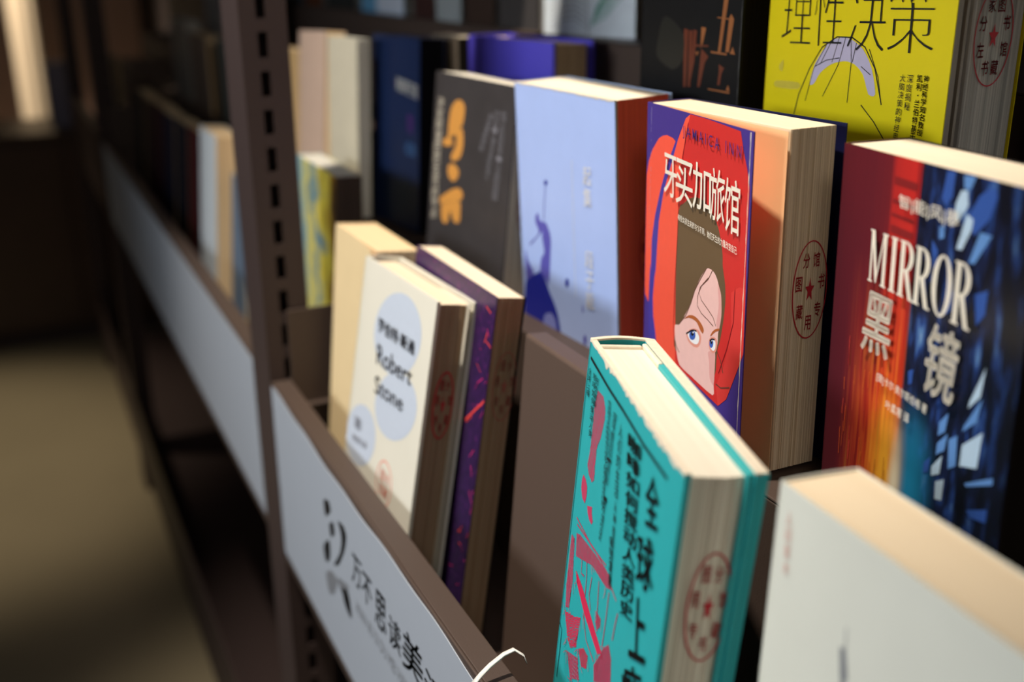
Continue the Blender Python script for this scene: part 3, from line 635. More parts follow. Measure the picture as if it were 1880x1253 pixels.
def bay(y0, y1, label, divider=True, posts=True):
    M = Matrix.Translation((0.45, (y0 + y1) / 2, 0))
    root = empty('steel_bookshelf', M, label, 'bookshelf')
    inv = Matrix.Translation((-0.45, -(y0 + y1) / 2, 0))

    def part(name, bm, m=BROWN, bevel=0.0008):
        bmesh.ops.transform(bm, matrix=inv, verts=bm.verts)
        return build(name, bm, m, root, bevel)
    bm = bmesh.new()
    box(bm, XL, XL + 0.002, y0, y1, H - 0.56, H - 0.37)
    box(bm, XL + 0.002, 0.2092, y0, y1, H - 0.372, H - 0.37)
    box(bm, 0.2072, 0.2092, y0, y1, H - 0.49, H - 0.372)
    part('front_lip', bm)
    bm = bmesh.new()
    box(bm, 0.2095, 0.74, y0, y1, H - 0.505, H + FLOOR0)
    part('shelf_board', bm)
    tops = [s[1] for s in STEP]
    prev = FLOOR0
    for i, (x, z) in enumerate(STEP):
        x2 = STEP[i + 1][0] if i < 2 else 0.74
        bm = bmesh.new()
        box(bm, x, x + 0.002, y0, y1 - 0.0, H + prev + 0.0002, H + z - 0.002)
        box(bm, x, x2 + (0.002 if i < 2 else 0), y0, y1 - 0.0, H + z - 0.002, H + z)
        part('display_step', bm)
        prev = z
    bm = bmesh.new()
    box(bm, 0.74, 0.745, y0, y1, 0.1, H + 0.62)
    part('back_panel', bm, POST)
    bm = bmesh.new()
    box(bm, 0.297, 0.74, y0, y1, H + 0.15, H + 0.18)  # unseen board, front edge set back to shade the rear tiers
    part('upper_shelf', bm)
    bm = bmesh.new()
    box(bm, XL, 0.74, y0, y1, H - 1.165, H - 1.15)
    box(bm, XL, XL + 0.002, y0, y1, H - 1.15, H - 1.0)
    part('lower_shelf', bm, POST)
    bm = bmesh.new()
    box(bm, XL + 0.02, 0.74, y0, y1, 0.0, H - 1.17)
    part('plinth', bm, POST)
    if divider:
        bm = bmesh.new()
        box(bm, 0.2095, 0.3415, y1 - 0.003, y1 - 0.001, H + FLOOR0 + 0.0005, H - 0.302)
        box(bm, 0.2095, 0.3415, y1 - 0.012, y1 - 0.003, H - 0.396, H - 0.394)
        part('bin_divider', bm)
    if posts:
        for depth, yy in ((0.076, y1 + 0.002),):
            part('slotted_post', post_mesh(yy, -1.25, 0.62, depth), POST, 0)
        bm = bmesh.new()
        box(bm, 0.70, 0.74, y1 + 0.002, y1 + 0.078, 0, H + 0.62)
        part('rear_post', bm, POST)
    return root


bay(-0.32, 0.955, 'near bay of the brown steel bookshelf with stepped display tiers')
bay(1.036, 2.62, 'middle bay of the brown steel bookshelf, beyond the slotted post')
bay(2.70, 3.60, 'farthest blurred bay of the brown steel bookshelf at the aisle end', divider=False)


def label_card(y0, y1, label, z0=-0.372, z1=-0.548, wavy=True):
    n = 60
    bm = bmesh.new()
    L = y0 - y1
    top = []
    for i in range(n + 1):
        f = i / n
        dz = 0.0016 * math.sin(9 * f * L / 0.5 + 1) + 0.0009 * math.sin(31 * f * L / 0.5) if wavy else 0
        top.append((f * L, z0 - 0.0022 + dz * (1 if i else 0)))
    a = [bm.verts.new((u, 0.0, z - z1)) for u, z in top]
    b = [bm.verts.new((u, 0.0, 0.0)) for u, z in top]
    for i in range(n):
        bm.faces.new((b[i], b[i + 1], a[i + 1], a[i]))
    r = bmesh.ops.extrude_face_region(bm, geom=bm.faces[:])
    bmesh.ops.translate(bm, verts=[g for g in r['geom'] if isinstance(g, bmesh.types.BMVert)], vec=(0, 0.0006, 0))
    bmesh.ops.recalc_face_normals(bm, faces=bm.faces)
    M = Matrix(((0, 1, 0), (-1, 0, 0), (0, 0, 1))).to_4x4()
    M.translation = Vector((XL - 0.0007, y0, H + z1))
    root = empty('shelf_label', M, label, 'label')
    build('card', bm, CARD, root)
    return root, Print(lambda u, v, k: (u / 1000, -0.00012 - 0.000006 * k, (z0 - z1) - v / 1000))


lab, pr = label_card(0.953, 0.25, 'white paper label with black ink lettering on the near shelf lip')
for col, pts in ART['lab']:
    pr.curve(pts, col)
pr.done('ink_emblem', lab)
_, pr2 = None, Print(pr.place)
for s, q in ART['lab_text'][:-1]:
    pr2.text(s, q, 'ink', 0.012)
pr2.done('lettering', lab)
pr2 = Print(pr.place)
pr2.text(ART['lab_text'][-1][0], ART['lab_text'][-1][1], 'grey')
pr2.done('small_print', lab)
lab2, pr = label_card(1.036, 2.58, 'blurred white paper label on the shelf lip beyond the slotted post', wavy=False)
for k, (u, s) in enumerate([(560, '万'), (600, '不'), (650, '思'), (700, '读')]):
    pr.text(s, [(u, 55), (u + 36, 55), (u, 95), (u + 36, 95)], 'grey_text')
pr.done('lettering', lab2)

# curled white tie sticking up at the near lip
pts = [(x - 0.003, y + 0.003, z + 0.002) for x, y, z in [(0.1885, 0.4560, -0.372), (0.192, 0.4535, -0.3655), (0.1985, 0.4555, -0.3625), (0.2075, 0.4570, -0.3590), (0.2130, 0.4555, -0.3565), (0.2165, 0.4505, -0.3580), (0.2170, 0.4480, -0.3615)]]
bm = bmesh.new()
rows = []
for i, p in enumerate(pts):
    wd = 0.0018 * (1 - 0.55 * i / len(pts))
    rows.append([bm.verts.new((p[0] + dx, p[1] + dy, p[2] + dz + H)) for dx, dy, dz in ((0, wd, 0.0006), (0, -wd, 0.0006), (0, -wd, -0.0004), (0, wd, -0.0004))])
for a, b in zip(rows, rows[1:]):
    for k in range(4):
        bm.faces.new((a[k], a[(k + 1) % 4], b[(k + 1) % 4], b[k]))
bm.faces.new(rows[0])
bm.faces.new(list(reversed(rows[-1])))
bmesh.ops.recalc_face_normals(bm, faces=bm.faces)
tag(build('cable_tie', bm, mat('white_plastic', rgb(232, 226, 214), 0.4, 0.4), smooth=True), 'thin curled white tie end sticking over the near shelf lip', 'tie')

# ------------------------------------------------------------------ books in the front bin
# teal hardcover, nearest the camera
TEAL = mat('teal_paper_cover', rgb(44, 172, 174), 0.45, 0.35, 0.05, 90, bump=0.12)
BOARD = mat('raw_board_edge', rgb(228, 214, 190), 0.9, 0.1, 0.12, 300, bump=0.3)
b = Book('teal hardcover with black lettering and pink drawings in the near bin', (.2602, .4687, -.186), .1574, .0345, FLOOR0, TEAL, PAGE_W,
         yaw=15.3, lean=5.0, roll=.62, hard=True, page_in=(0.0040, 0.0262), concave=-0.0012)
pr = b.front()
for i, (col, pts) in enumerate(ART['teal']):
    if i in (0, 1, 2, 4):
        pr.poly(pts, col)
    else:
        pr.hatch(pts, col, 1.2 - 0.35 * i, 0.8, 0.42)
        pr.hatch(pts, col, 0.2 + 0.5 * i, 1.3, 0.4)
pr.hatch(ART['teal'][0][1], 'pale_teal', 1.9, 2.6, 0.5)
for col, w, pts in ART['teal_lines']:
    pr.line(pts, w, col)
random.seed(3)
for i in range(70):                           # the scratchy pen work inside the pink drawing
    c = random.choice(ART['teal'][3:])[1]
    p = random.choice(c)
    q = (p[0] + random.uniform(-6, 6), p[1] + random.uniform(-3, 8))
    pr.line([p, ((p[0] + q[0]) / 2 + random.uniform(-1, 1), (p[1] + q[1]) / 2), q], 0.35, random.choice(['pink', 'pink2']))
pr.done('cover_picture', b.cover)
pr = b.front(0.0006)
for s, q in ART['teal_text'][:-1]:
    pr.text(s, q, 'ink', 0.012)
pr.done('title_lettering', b.cover)
b.lettering('subtitle_lettering', ART['teal_text'][-1:], 'ink', 0.012, True)
TXT = ['咖啡是世界上最受欢迎的饮品之一从埃塞俄比亚的', '传说到今天的咖啡馆它改变了贸易与政治也改变了', '人们的生活', '一部关于咖啡的全球史', '从种植园到餐桌', '香料与饮品', '全球上瘾', '咖啡如何搅动人类', '历史故事']
b.lettering('small_print', zip(TXT, ART['teal_small']), 'ink', 0.004, True)
h, t, w = b.h, b.t, b.w
bm = bmesh.new()                              # worn white paper along the upper edge of the front board
n = 70
bmv = []
for i in range(n + 1):
    u = w * i / n
    d = random.uniform(0.0001, 0.0008) + (0.0022 if 12 < i < 66 and random.random() < 0.55 else 0) * random.random()
    bmv.append((bm.verts.new((u, -0.0002, h - 0.0008 - d)), bm.verts.new((u, -0.0002, h + 0.0002)), bm.verts.new((u, 0.0027, h + 0.0002))))
for a, c in zip(bmv, bmv[1:]):
    bm.faces.new((a[0], c[0], c[1], a[1]))
    bm.faces.new((a[1], c[1], c[2], a[2]))
tag(build('worn_edge', bm, BOARD, b.cover), 'scuffed cream upper edge of the front board')
bm = bmesh.new()                              # upper edges of the spine and of the thick back board, with the teal turn-in
box(bm, 0.0, w - 0.0003, t - 0.0054, t - 0.0001, h - 0.0005, h + 0.0004)
m_ = 8
o_ = [(-0.0042 * math.sin(math.pi * i / m_) - 0.0004, t * i / m_) for i in range(m_ + 1)]
i_ = [(x + 0.0034, y) for x, y in reversed(o_)]
prism(bm, o_ + i_, h - 0.0006, h + 0.0004)
tag(build('board_edge', bm, BOARD, b.cover), 'cream raw board edge')
bm = bmesh.new()
box(bm, 0.0005, w - 0.0002, t - 0.0053, t - 0.0027, 0.0, h - 0.0006)
build('back_board', bm, TEAL, b.cover)
bm = bmesh.new()
box(bm, 0.0345, w - 0.0012, t - 0.0081, t - 0.0055, 0.002, h - 0.0008)
tag(build('endpaper', bm, TEAL, b.cover), 'teal endpaper')
bm = bmesh.new()
box(bm, 0.0045, 0.034, t - 0.0081, t - 0.0055, 0.002, h - 0.0004)
tag(build('hinge_strip', bm, BOARD, b.cover, bevel=0.0008), 'cream padded hinge strip')
bm = bmesh.new()
box(bm, 0.0042, 0.0075, 0.0032, 0.0262, h - 0.006, h - 0.0012)
build('headband', bm, BOARD, b.pages, bevel=0.0012)
pr = b.fore()
pr.stamp(19, 62, 9.2, 25.5, 'stamp', w=0.8)
pr.done('library_stamp', b.pages)

# brown steel book support standing behind the teal hardcover, leaning back like the books
ln_ = R(4.8)
M = Matrix(((0, math.cos(ln_), math.sin(ln_)), (-1, 0, 0), (0, -math.sin(ln_), math.cos(ln_)))).to_4x4()
hs = (-0.236 - FLOOR0 - 0.0150 * math.sin(ln_)) / math.cos(ln_)
M.translation = Vector((0.296 - hs * math.sin(ln_), 0.6226, H - 0.236 - hs * math.cos(ln_)))
sup = empty('book_support', M, 'plain brown steel book support with a folded top behind the teal hardcover', 'book support')
bm = bmesh.new()
arc_ = [(0.0025 - 0.0025 * math.cos(a), hs - 0.0025 + 0.0025 * math.sin(a)) for a in [math.pi / 2 * i / 5 for i in range(6)]]
prof = [(0, 0)] + arc_ + [(0.0150, hs), (0.0150, hs - 0.02), (0.0138, hs - 0.02), (0.0138, hs - 0.0014), (0.0035, hs - 0.0014), (0.0014, hs - 0.0035), (0.0014, 0)]
a = [bm.verts.new((0, y, z)) for y, z in prof]
c = [bm.verts.new((0.146, y, z)) for y, z in prof]
bm.faces.new(a)
bm.faces.new(list(reversed(c)))
for i in range(len(prof)):
    k = (i + 1) % len(prof)
    bm.faces.new((a[i], c[i], c[k], a[k]))
bmesh.ops.recalc_face_normals(bm, faces=bm.faces)
build('folded_plate', bm, SUPPORT, sup)
bm = bmesh.new()
box(bm, 0.002, 0.144, 0.0016, 0.0148, 0.0, 0.0016)
build('foot_plate', bm, SUPPORT, sup)

# plain white book beside it
b = Book('plain pale cream white paperback at the near right, behind the teal hardcover', (.2475, .2955, -.187), .14, .0355, FLOOR0, mat('ivory_cover', rgb(226, 226, 212), 0.5, 0.3, 0.04, 30),
         page_mat('warm_paper', rgb(240, 218, 184), rgb(226, 200, 164), density=500), yaw=3.7, lean=2.0)
pr = b.front()
b.lettering('title_lettering', [('人间草木', [(5.8, 9), (9.4, 9), (7.8, 36), (11.2, 36)])], 'rose', 0, True)
pr.poly([(44, 45), (47, 44), (50, 54), (48, 62), (46, 55)], 'grey')
pr.line([(47, 44), (46, 36)], 0.5, 'grey')
pr.done('ink_drawing', b.cover)

# cream hardcover with two pale circles
b = Book('cream jacketed hardcover with pale blue circles and dark lettering', (.2438, .8063, -.2196), .1394, .031, FLOOR0, mat('cream_jacket', rgb(228, 222, 204), 0.4, 0.35, 0.04, 30), PAGE_B,
         yaw=-2.74, lean=9.5, roll=.18, hard=True, page_in=(0.0032, 0.0245), concave=0.001)
pr = b.front()
for col, pts in ART['rs']:
    pr.curve(pts, col)
pr.ring(86, 158, 15, 18, 1.4, 'peach')
for i, ch in enumerate('图书馆藏'):
    pr.text(ch, [(78 + 9 * (i % 2), 148 + 11 * (i // 2)), (86 + 9 * (i % 2), 148 + 11 * (i // 2)), (78 + 9 * (i % 2), 157 + 11 * (i // 2)), (86 + 9 * (i % 2), 157 + 11 * (i // 2))], 'peach', 0.01)
pr.done('cover_picture', b.cover)
b.lettering('title_lettering', ART['rs_text'][:1], 'dark', 0.012)
b.lettering('title_lettering', ART['rs_text'][1:3], 'dark', 0.004)
b.lettering('small_print', ART['rs_text'][3:], 'grey_text')
pr = b.fore()
pr.stamp(16, 77, 7.4, 25, 'stamp', w=1.2)
pr.done('library_stamp', b.pages)
bm = bmesh.new()
n = 10
pp = [(b.w - 0.050 + 0.050 * i / n, 0.0252 - 0.0006 * math.sin(3 * i / n)) for i in range(n + 1)]
prism(bm, pp + [(x, y + 0.0004) for x, y in reversed(pp)], 0.02, b.h - 0.001)
tag(build('jacket_flap', bm, mat('cream_jacket', (0, 0, 0)), b.cover), 'cream jacket flap')

# dark purple paperback behind it
PUR = streak_mat('purple_web_cover', [(0.0, rgb(40, 24, 58)), (0.42, rgb(58, 28, 78)), (0.55, rgb(104, 32, 96)), (0.68, rgb(176, 40, 90)), (1.0, rgb(60, 26, 84))],
                 0.35, (260, 260, 170), 1.5, 2, 0.9)
b = Book('dark purple patterned paperback standing behind the cream jacketed hardcover', (.2818, .7921, -.2118), .1556, .0215, FLOOR0, PUR, PAGE_B, yaw=0, lean=8, roll=.3,
         back=mat('black_cover', rgb(20, 18, 22), 0.4))
pr = b.front()
random.seed(5)
for i in range(26):
    v = random.uniform(4, 230)
    u = random.uniform(128, 154)
    pr.line([(u, v), (u + random.uniform(2, 9), v + random.uniform(-8, 8))], random.uniform(0.3, 1.1), random.choice(['ember', 'magenta', 'magenta']))
pr.line([(128, 98), (155, 74)], 1.8, 'ember')
pr.done('cover_picture', b.cover)
pr = b.fore()
pr.stamp(13.6, 64, 8.6, 25, 'faint_stamp', w=0.7)
pr.done('library_stamp', b.pages)

# kraft coloured book at the end of the bin
KR = mat('kraft_cover', rgb(232, 206, 158), 0.6, 0.25, 0.05, 40)
b = Book('kraft yellow paperback with bowed cover behind the cream jacketed hardcover', (.255, .9293, -.22), .112, .0365, FLOOR0, KR, PAGE_T, yaw=-0.6, lean=5.5, curl=0.10,
         inner=mat('kraft_inside', rgb(214, 178, 122), 0.7))
# small book beyond the post
b = Book('small yellow and blue paperback in the far bin beside the slotted post', (.2875, 1.1912, -.2), .1507, .0275, FLOOR0,
         streak_mat('yellow_blue_cover', [(0.0, rgb(120, 160, 170)), (0.3, rgb(214, 200, 100)), (0.45, rgb(60, 120, 150)), (0.6, rgb(226, 204, 70)), (0.8, rgb(150, 110, 30)), (1.0, rgb(60, 40, 20))], 0.4, (30, 30, 22), 1.0, 0, 0.16),
         page_mat('grey_brown_edged_paper', rgb(206, 200, 186), rgb(170, 160, 146), edge=rgb(120, 108, 104)), lean=2)

# ------------------------------------------------------------------ books on the first step
# light blue book with a blue ink figure
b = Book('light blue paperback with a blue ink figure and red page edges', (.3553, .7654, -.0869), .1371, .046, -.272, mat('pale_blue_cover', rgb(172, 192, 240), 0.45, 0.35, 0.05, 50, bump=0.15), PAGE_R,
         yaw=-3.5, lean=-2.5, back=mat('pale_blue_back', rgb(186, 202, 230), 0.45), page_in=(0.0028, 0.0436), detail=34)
pr = b.front()
for col, pts in ART['blue']:
    pr.curve(pts, 'ink1' if col == 'ink' else col)
for col, w, pts in ART['blue_lines']:
    pr.line(pts, w, col)
pr.done('cover_picture', b.cover)
b.lettering('title_lettering', ART['blue_text'][1:], 'offwhite', 0, True)
b.lettering('author_lettering', ART['blue_text'][:1], 'offwhite', 0, True)
pr = b.fore()
pr.stamp(30, 108, 11, 24, 'stamp', w=0.7)
pr.done('library_stamp', b.pages)
bm = bmesh.new()
n = 46
vv = [(bm.verts.new((b.w * i / n, -0.0002, b.h - 0.0003 - random.uniform(0, 0.0007) - (0.0006 if i > 30 else 0))), bm.verts.new((b.w * i / n, -0.0002, b.h + 0.0002)),
       bm.verts.new((b.w * i / n, 0.0024, b.h + 0.0002))) for i in range(n + 1)]
for a, c in zip(vv, vv[1:]):
    bm.faces.new((a[0], c[0], c[1], a[1]))
    bm.faces.new((a[1], c[1], c[2], a[2]))
tag(build('worn_edge', bm, BOARD, b.cover), 'frayed pale upper edge of the cover')

# purple and red novel with the hooded woman
b = Book('purple and red paperback with a drawn hooded woman on the cover', (.3560, .5750, -.0817), .1354, .0305, -.272, mat('violet_cover', rgb(72, 54, 134), 0.35, 0.4, 0.06, 60),
         page_mat('yellowed_paper', rgb(240, 218, 184), rgb(184, 152, 112)), yaw=0, lean=-.77, roll=-.44, flare=8.9, inner=mat('orange_inside', rgb(236, 78, 24), 0.6),
         back=mat('navy_back', rgb(24, 26, 62), 0.35), detail=44, page_in=(0.0012, 0.0298), back_flare=2.4)
pr = b.front()
for col, pts in ART['jam']:
    (pr.poly if col in ('red', 'dred', 'mred', 'stripe') else pr.curve)(pts, col)
for col, w, pts in ART['jam_lines']:
    pr.line(pts, w, col)
for i in range(60):                           # crease beside the spine
    if random.random() < 0.6:
        pr.line([(6.6 + 0.2 * math.sin(i), 1 + 1.5 * i), (6.6 + 0.2 * math.sin(i + 1), 1 + 1.5 * i + 1.1)], 0.22, 'lilac')
pr.done('cover_picture', b.cover)
pr = b.front(0.0012)


def shang(pr, ch, q, col):
    pr.text(ch, q, col, 0.004)


for ch, q in ART['jam_text'][:5]:
    pr.text(ch, q, 'cream_text', 0.004)
pr.done('title_lettering', b.cover)
b.lettering('subtitle_lettering', [('J A M A I C A   I N N', ART['jam_text'][5][1])], 'purple', 0.004, eps=0.0012)
b.lettering('small_print', ART['jam_text'][6:], 'cream_text', 0.008, eps=0.0012)
bm = bmesh.new()                              # whitened edge where the cover has been rubbed
n = 60
vv = []
for i in range(n + 1):
    z = b.h * i / n
    d = random.uniform(0.0001, 0.0007) * (1 if random.random() < 0.6 else 0.3)
    k = R(8.9)
    vv.append([bm.verts.new(((b.w - e) * math.cos(k) - 0.0018 * math.sin(k), -(b.w - e) * math.sin(k) - 0.0018 * math.cos(k), z)) for e in (d, -0.0002)])
for a, c in zip(vv, vv[1:]):
    bm.faces.new((a[0], a[1], c[1], c[0]))
tag(build('worn_edge', bm, BOARD, b.cover), 'whitened fore-edge of the cover')
bm = bmesh.new()                              # loose first leaf that bows away from the block
n = 14
pp = []
for i in range(n + 1):
    f = i / n
    pp.append((0.002 + 0.136 * f, 0.0008 - 0.0075 * max(0, f - 0.25) ** 2))
prism(bm, pp + [(x, y + 0.00022) for x, y in reversed(pp)], 0.001, b.h - 0.001)
tag(build('flyleaf', bm, mat('peach_flyleaf', rgb(252, 198, 142), 0.7, 0.2, 0.03), b.pages), 'peach flyleaf bowed towards the open cover')
pr = b.fore()
pr.stamp(19.5, 87, 11.2, 27, 'stamp', '分馆书专用藏图', w=0.75)
pr.done('library_stamp', b.pages)

# red and blue thriller
def city_mat():
    """printed night city: maroon and red streaks with a fiery foot on the left, blue window lights on the right"""
    m = streak_mat('red_blue_cover', [(0.0, rgb(78, 28, 36)), (0.2, rgb(96, 32, 40)), (0.29, rgb(108, 34, 40)), (0.32, rgb(180, 44, 40)), (0.43, rgb(196, 46, 40)), (0.452, rgb(150, 34, 34)), (0.462, rgb(30, 30, 44)),
                                      (0.56, rgb(34, 42, 72)), (0.7, rgb(36, 46, 84)), (0.82, rgb(24, 26, 38)), (1.0, rgb(20, 20, 26))], 0.25, (700, 700, 10), 0.10, 0, 0.1311)
    nt = m.node_tree
    b = nt.nodes['Principled BSDF']
    base = b.inputs['Base Color'].links[0].from_socket
    tc = nt.nodes.new('ShaderNodeTexCoord')
    sp = nt.nodes.new('ShaderNodeSeparateXYZ')
    nt.links.new(tc.outputs['Object'], sp.inputs[0])

    def noise(scale, detail, stops):
        mp = nt.nodes.new('ShaderNodeMapping')
        mp.inputs['Scale'].default_value = scale
        mp.inputs['Rotation'].default_value = (0, R(-9), 0)
        nz = nt.nodes.new('ShaderNodeTexNoise')
        nz.inputs['Scale'].default_value = 1.0
        nz.inputs['Detail'].default_value = detail
        nt.links.new(tc.outputs['Object'], mp.inputs[0])
        nt.links.new(mp.outputs[0], nz.inputs[0])
        rp = nt.nodes.new('ShaderNodeValToRGB')
        e = rp.color_ramp.elements
        e[0].position, e[0].color = stops[0]
        e[1].position, e[1].color = stops[-1]
        for p, c in stops[1:-1]:
            k = e.new(p)
            k.color = c
        nt.links.new(nz.outputs[0], rp.inputs[0])
        return rp.outputs[0]

    def ramp(sock, stops):
        mr = nt.nodes.new('ShaderNodeValToRGB')
        e = mr.color_ramp.elements
        e[0].position, e[0].color = stops[0][0], (stops[0][1],) * 3 + (1,)
        e[1].position, e[1].color = stops[-1][0], (stops[-1][1],) * 3 + (1,)
        for p, c in stops[1:-1]:
            e.new(p).color = (c,) * 3 + (1,)
        mu = nt.nodes.new('ShaderNodeMath')
        mu.operation = 'MULTIPLY'
        mu.inputs[1].default_value = 1 / 0.2
        nt.links.new(sock, mu.inputs[0])
        nt.links.new(mu.outputs[0], mr.inputs[0])
        return mr.outputs[0]

    def mul(a, c):
        mu = nt.nodes.new('ShaderNodeMath')
        mu.operation = 'MULTIPLY'
        nt.links.new(a, mu.inputs[0])
        nt.links.new(c, mu.inputs[1])
        return mu.outputs[0]

    def over(under, colour, fac):
        mx = nt.nodes.new('ShaderNodeMix')
        mx.data_type = 'RGBA'
        nt.links.new(fac, mx.inputs[0])
        nt.links.new(under, mx.inputs[6])
        nt.links.new(colour, mx.inputs[7])
        return mx.outputs[2]
    x, z = sp.outputs[0], sp.outputs[2]
    blues = noise((150, 150, 34), 4, [(0.42, rgb(18, 18, 26)), (0.54, rgb(28, 36, 66)), (0.62, rgb(46, 78, 146)), (0.70, rgb(110, 152, 200)), (0.78, rgb(200, 216, 224))])
    base = over(base, blues, ramp(x, [(0.300, 0), (0.315, 0.75), (0.50, 0.85), (0.58, 0.5), (0.65, 0.15)]))
    fire = noise((420, 420, 16), 5, [(0.3, rgb(120, 26, 20)), (0.45, rgb(196, 52, 26)), (0.6, rgb(230, 104, 36)), (0.75, rgb(250, 180, 60))])
    base = over(base, fire, mul(ramp(x, [(0.06, 0), (0.13, 0.45), (0.22, 0.9), (0.295, 0.95), (0.303, 0)]), ramp(z, [(0.0, 1), (0.34, 1), (0.5, 0.6), (0.62, 0.25), (0.7, 0)])))
    # soft fiery and cyan glows printed at the foot of the dividing line

    def glow(under, x0, z0, rx, rz, colour, power):
        vs = nt.nodes.new('ShaderNodeVectorMath')
        vs.operation = 'SUBTRACT'
        vs.inputs[1].default_value = (x0, 0, z0)
        nt.links.new(tc.outputs['Object'], vs.inputs[0])
        vm = nt.nodes.new('ShaderNodeVectorMath')
        vm.operation = 'MULTIPLY'
        vm.inputs[1].default_value = (1 / rx, 0, 1 / rz)
        nt.links.new(vs.outputs[0], vm.inputs[0])
        vl = nt.nodes.new('ShaderNodeVectorMath')
        vl.operation = 'LENGTH'
        nt.links.new(vm.outputs[0], vl.inputs[0])
        mr = nt.nodes.new('ShaderNodeMapRange')
        mr.interpolation_type = 'SMOOTHSTEP'
        mr.inputs[1].default_value = 0.0
        mr.inputs[2].default_value = 1.0
        mr.inputs[3].default_value = power
        mr.inputs[4].default_value = 0.0
        nt.links.new(vl.outputs['Value'], mr.inputs[0])
        rgbn = nt.nodes.new('ShaderNodeRGB')
        rgbn.outputs[0].default_value = colour
        return over(under, rgbn.outputs[0], mr.outputs[0])
    base = glow(base, 0.070, 0.040, 0.022, 0.050, rgb(36, 140, 184), 0.95)
    base = glow(base, 0.052, 0.040, 0.018, 0.052, rgb(250, 176, 52), 1.0)
    base = glow(base, 0.060, 0.034, 0.007, 0.034, rgb(246, 232, 200), 0.95)
    nt.links.new(base, b.inputs['Base Color'])
    return m


MIR = city_mat()
b = Book('red and blue city paperback titled MIRROR at the right edge', (.3634, .4080, -.0836), .1311, .036, -.272, MIR, PAGE_K, yaw=8.4, lean=-1.1, roll=-.4,
         back=mat('black_cover', (0, 0, 0)), page_in=(0.002, 0.0352))
pr = b.front()
for col, pts in ART['mir']:
    if col not in ('orange', 'red', 'darkred', 'yellow', 'cyan') and not (col == 'ice' and pts[0][0] < 60):
        pr.poly(pts, col)
pr.done('cover_picture', b.cover)
pr = b.front()
for v0, v1 in ((9, 12.5), (19, 21), (25.5, 27), (31, 34.5)):
    pr.poly([(41, v0), (57.5, v0 + 0.6), (57, v1 + 0.6), (41, v1)], 'darkred')
pr.done('dark_bands', b.cover)
pr = b.front()
pr.layer = 40
random.seed(11)
for i in range(40):
    u = random.uniform(14, 56)
    v = random.uniform(90, 150)
    pr.line([(u, v), (u + random.uniform(-0.5, 0.5), v + random.uniform(4, 22))], random.uniform(0.1, 0.3), random.choice(['orange', 'ember', 'darkred']))
pr.done('light_streaks', b.cover)


def serif_title(pr, quad, col):
    """M I R R O R in tall condensed letters with thick stems, thin joins and slab feet"""
    tl, tr, bl, br = quad

    def Q(x, y):
        return tuple((1 - y) * ((1 - x) * tl[k] + x * tr[k]) + y * ((1 - x) * bl[k] + x * br[k]) for k in (0, 1))

    def rect(x0, y0, x1, y1):
        pr.poly([Q(x0, y0), Q(x1, y0), Q(x1, y1), Q(x0, y1)], col)

    def stem(x0, w=0.037):
        rect(x0, 0.02, x0 + w, 0.98)
        rect(x0 - 0.014, 0.0, x0 + w + 0.014, 0.035)
        rect(x0 - 0.014, 0.965, x0 + w + 0.014, 1.0)

    def arc(cx, cy, rx, ry, wx, wy, a0, a1, n=22):
        o, i_ = [], []
        for k in range(n + 1):
            a = a0 + (a1 - a0) * k / n
            o.append(Q(cx + rx * math.sin(a), cy - ry * math.cos(a)))
            i_.append(Q(cx + (rx - wx) * math.sin(a), cy - (ry - wy) * math.cos(a)))
        for k in range(n):
            pr.poly([o[k], o[k + 1], i_[k + 1], i_[k]], col)

    def letter_r(x):
        stem(x)
        arc(x + 0.05, 0.265, 0.078, 0.265, 0.038, 0.04, 0, math.pi)
        rect(x + 0.02, 0.0, x + 0.05, 0.035)
        rect(x + 0.02, 0.495, x + 0.05, 0.53)
        pr.poly([Q(x + 0.045, 0.52), Q(x + 0.085, 0.50), Q(x + 0.135, 0.965), Q(x + 0.155, 0.965), Q(x + 0.155, 1.0), Q(x + 0.105, 1.0)], col)
    stem(0.012, 0.018)
    pr.poly([Q(0.012, 0.0), Q(0.045, 0.0), Q(0.088, 0.80), Q(0.074, 0.98)], col)
    pr.poly([Q(0.142, 0.0), Q(0.155, 0.0), Q(0.084, 0.98), Q(0.072, 0.98)], col)
    stem(0.145, 0.030)
    stem(0.235)
    letter_r(0.325)
    letter_r(0.485)
    arc(0.735, 0.5, 0.088, 0.51, 0.040, 0.04, 0, 2 * math.pi, 40)
    letter_r(0.855)


pr = b.front(0.0055 * 0 + 0.0042 * 0 + 0.0009, lim=False)
pr.layer = 220
serif_title(pr, ART['mir_text'][0][1], 'cream_text')
pr.done('title_lettering', b.cover)
b.lettering('title_lettering', ART['mir_text'][1:3], 'cream_text', 0.014, eps=0.0024)
b.lettering('author_lettering', ART['mir_text'][3:5], 'cream_text', 0.004, eps=0.0024)
b.lettering('small_print', ART['mir_text'][5:], 'cream_text', 0.004, eps=0.0024)
bm = bmesh.new()
box(bm, 0.001, 0.1305, 0.0008, 0.0016, 0.001, b.h - 0.001)  # black sheet stands in for the shade beyond the cover's edge
tag(build('flyleaf', bm, mat('black_cover', (0, 0, 0)), b.pages), 'black flyleaf')

